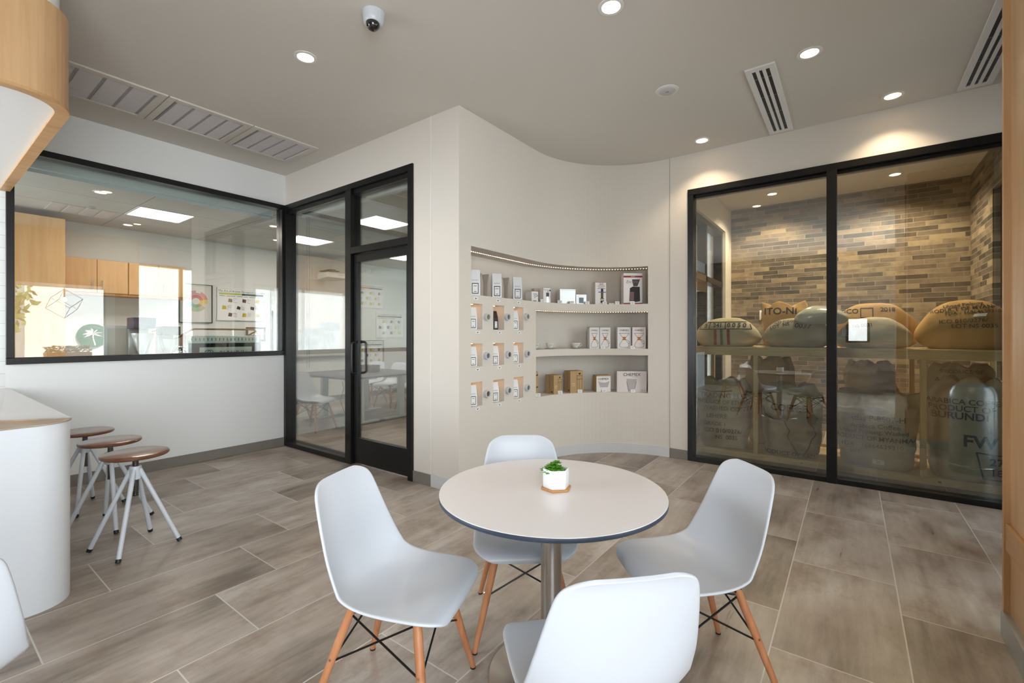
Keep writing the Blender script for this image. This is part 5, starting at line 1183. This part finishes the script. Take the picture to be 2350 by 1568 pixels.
sack(sack_lie(.68, .54, .44, 43, .66), 'largest sack, tan for the warm reflection on its top, at the right end of the rack, lines of print on top', (.83, 5.78, RZ), -.12, BUR[1],
     [(L, s_, sz, x, z, STEN, dict(rot=r_)) for s_, sz, x, z, r_ in (('Lilypad Pinlaung', .04, -.02, .395, -.12), ('PRODUCT OF MYANMAR', .045, .0, .36, -.1), ('FDA - 16864639310', .042, .04, .325, -.06), ('ICO 010/0276/', .05, -.02, .25, -.05), ('LOT NS 0035', .05, .05, .205, .0))]+[('p', [(.04, .285), (.12, .29), (.13, .315), (.05, .31)], PAPER)])
p = onY(1753.5, 726, YK)
t = thing('thermostat', 'white thermostat panel on the brick wall behind the sacks', 'thermostat', (p.x, YK, p.z-.06)); MB().box(-.06, .06, -.025, 0, 0, .15).build('housing', PAPER, t, bevel=.004); MB().box(-.035, .035, -.027, -.0245, .05, .12).build('display', GINK, t)
# ---------------------------------------------------------------- things the glazing mirrors
t = thing('trash_can', 'grey round-topped metal trash can mirrored in the storage window', 'trash can', (.98, 4.03, 0))
CANM = mat('can_grey', (176, 184, 190), .25, .5)
MB().lathe([(.17, 0), (.175, .02), (.175, .70)], 40).build('can_body', CANM, t, smooth=True)
MB().lathe([(.178, .70), (.178, .72), (.172, .80), (.145, .86), (.09, .89), (.02, .895)], 40).build('domed_lid', CANM, t, smooth=True)
MB().lathe([(.178, .06), (.180, .07), (.178, .08)], 40).build('foot_band', CHROME, t, smooth=True)
t = thing('cage_pendant', 'black wire cube pendant lamp mirrored in the long left window', 'pendant lamp', (.92, 1.97, 1.72), .4)
a = .165; M_ = Matrix.Translation((0, 0, .27)) @ Matrix.Rotation(math.radians(54.7), 4, 'X') @ Matrix.Rotation(PI/4, 4, 'Z')
cs = [M_ @ Vector((x*a, y*a, z*a)) for x in (-1, 1) for y in (-1, 1) for z in (-1, 1)]
mb = MB()
for i in range(8):
    for j in range(i+1, 8):
        if abs((cs[i]-cs[j]).length-2*a) < 1e-3: mb.tube([cs[i], cs[j]], .004, 6)
mb.build('wire_cage', BLACK, t)
MB().tube([(0, 0, .54), (0, 0, .62)], .005, 6).build('cord', mat('cord_brown', (130, 80, 40), .6), t)
MB().tube([(0, 0, .40), (0, 0, .54)], .012, 10).build('lamp_holder', mat('brass_holder', (150, 110, 60), .3, .9), t); MB().sphere((0, 0, .35), .045, 16, 10).build('bulb', LAMPW, t, smooth=True)
t = thing('palm_sign', 'round teal palm tree sign on the white building, mirrored in the left glass', 'sign', (9.19, 3.98, 1.36), -PI/2)
MB().lathe([(.205, 0), (.205, .02)], 48).xf(Matrix.Scale(1.95, 4) @ Matrix.Rotation(PI/2, 4, 'X')).build('teal_disc', mat('teal_sign', (20, 120, 104), .5), t)
_sign = t
PW = mat('sign_white', (250, 250, 246), .5); strokes([[(-.03, -.16), (-.005, -.05), (.0, .03)]], .02, PW, t, y=-.05, name='palm_trunk')
for a in (0, 40, 80, 120, 160, 200, -30):
    c_, s_ = math.cos(math.radians(a)), math.sin(math.radians(a)); patch([(0, .03), (c_*.06-s_*.02, .03+s_*.06+c_*.02+.01), (c_*.14, .02+s_*.11), (c_*.06+s_*.012, .03+s_*.05-c_*.012)], PW, t, y=-.05, name='palm_frond')
for c_ in [x for x in bpy.data.objects if x.parent == _sign and x.name.startswith('palm_')]: c_.scale = (1.95, 1, 1.95)
# ---------------------------------------------------------------- outdoors seen through the outer glazing
struct(MB().box(1.5, 30, -20, 20, -.3, -.12).build('ground_outside', mat('pavement', (176, 172, 164), .9, var=(3, .1))))
struct(MB().box(-20, 1.5, -20, YB-.2, -.3, -.12).build('ground_outside', mat('pavement', (176, 172, 164), .9)))
t = thing('neighbour_building', 'white building across the yard, mirrored in the left window glass', 'building', (9.2, 6.4, -.12))
MB().box(0, 3, -4.0, 4.0, 0, 4.2).build('facade', WALLW, t); MB().box(-.15, 3.1, -4.1, 4.1, 4.2, 4.4).build('parapet', WALLW, t)
LEAF = mat('leaves', (96, 124, 54), .7, var=(9, .4)); BARK = mat('bark', (92, 74, 58), .9)
def tree(x, y, h, r, label, sd):
    rd = random.Random(sd); t = thing('tree', label, 'tree', (x, y, -.12), 0, 'trees outside the glazing')
    MB().tube([(0, 0, 0), (.05, .03, h*.3), (-.03, .05, h*.55), (0, 0, h*.8)], .14, 10, .05).build('trunk', BARK, t, smooth=True)
    cr = MB()
    for k in range(1100):
        u = Vector((rd.gauss(0, 1), rd.gauss(0, 1), rd.gauss(0, .8))).normalized()*r*rd.uniform(.45, 1); c_ = u+Vector((0, 0, h*.72)); a_ = Vector((rd.uniform(-1, 1), rd.uniform(-1, 1), rd.uniform(-1, 1))).normalized()*.13; b_ = a_.cross(Vector((rd.uniform(-1, 1), 1, rd.uniform(-1, 1)))).normalized()*.07
        cr.add([c_-a_, c_+b_, c_+a_, c_-b_], [(0,1,2,3)])
    cr.build('crown', LEAF, t, fix=False)
tree(8.4, 1.1, 3.6, 1.5, 'leafy tree left of the white neighbour building', 1); tree(9.5, -2.5, 4.5, 1.9, 'large leafy tree outside the east glazing', 2); tree(5.5, 9.5, 5.0, 1.9, 'leafy tree outside the storage room side window', 3)
t = thing('planter', 'terracotta planter with greenery outside the bay window', 'planter', (2.3, 2.25, -.12))
MB().add([(x*.16, y*.30, 0) for x, y in ((-1,-1),(1,-1),(1,1),(-1,1))]+[(x*.2, y*.36, 1.12) for x, y in ((-1,-1),(1,-1),(1,1),(-1,1))], [(0,3,2,1), (4,5,6,7), (0,1,5,4), (1,2,6,5), (2,3,7,6), (3,0,4,7)]).build('planter_box', mat('terracotta', (206, 140, 92), .7), t, bevel=.01)
rd = random.Random(5); cr = MB()
for k in range(260):
    c_ = Vector((rd.uniform(-.18, .18), rd.uniform(-.36, .36), 1.12+rd.uniform(0, .14))); a_ = Vector((rd.uniform(-1, 1), rd.uniform(-1, 1), rd.uniform(0, 1))).normalized()*.05; b_ = a_.cross(Vector((0, 1, .3))).normalized()*.018
    cr.add([c_-a_, c_+b_, c_+a_, c_-b_], [(0,1,2,3)])
cr.build('foliage', LEAF, t, fix=False)
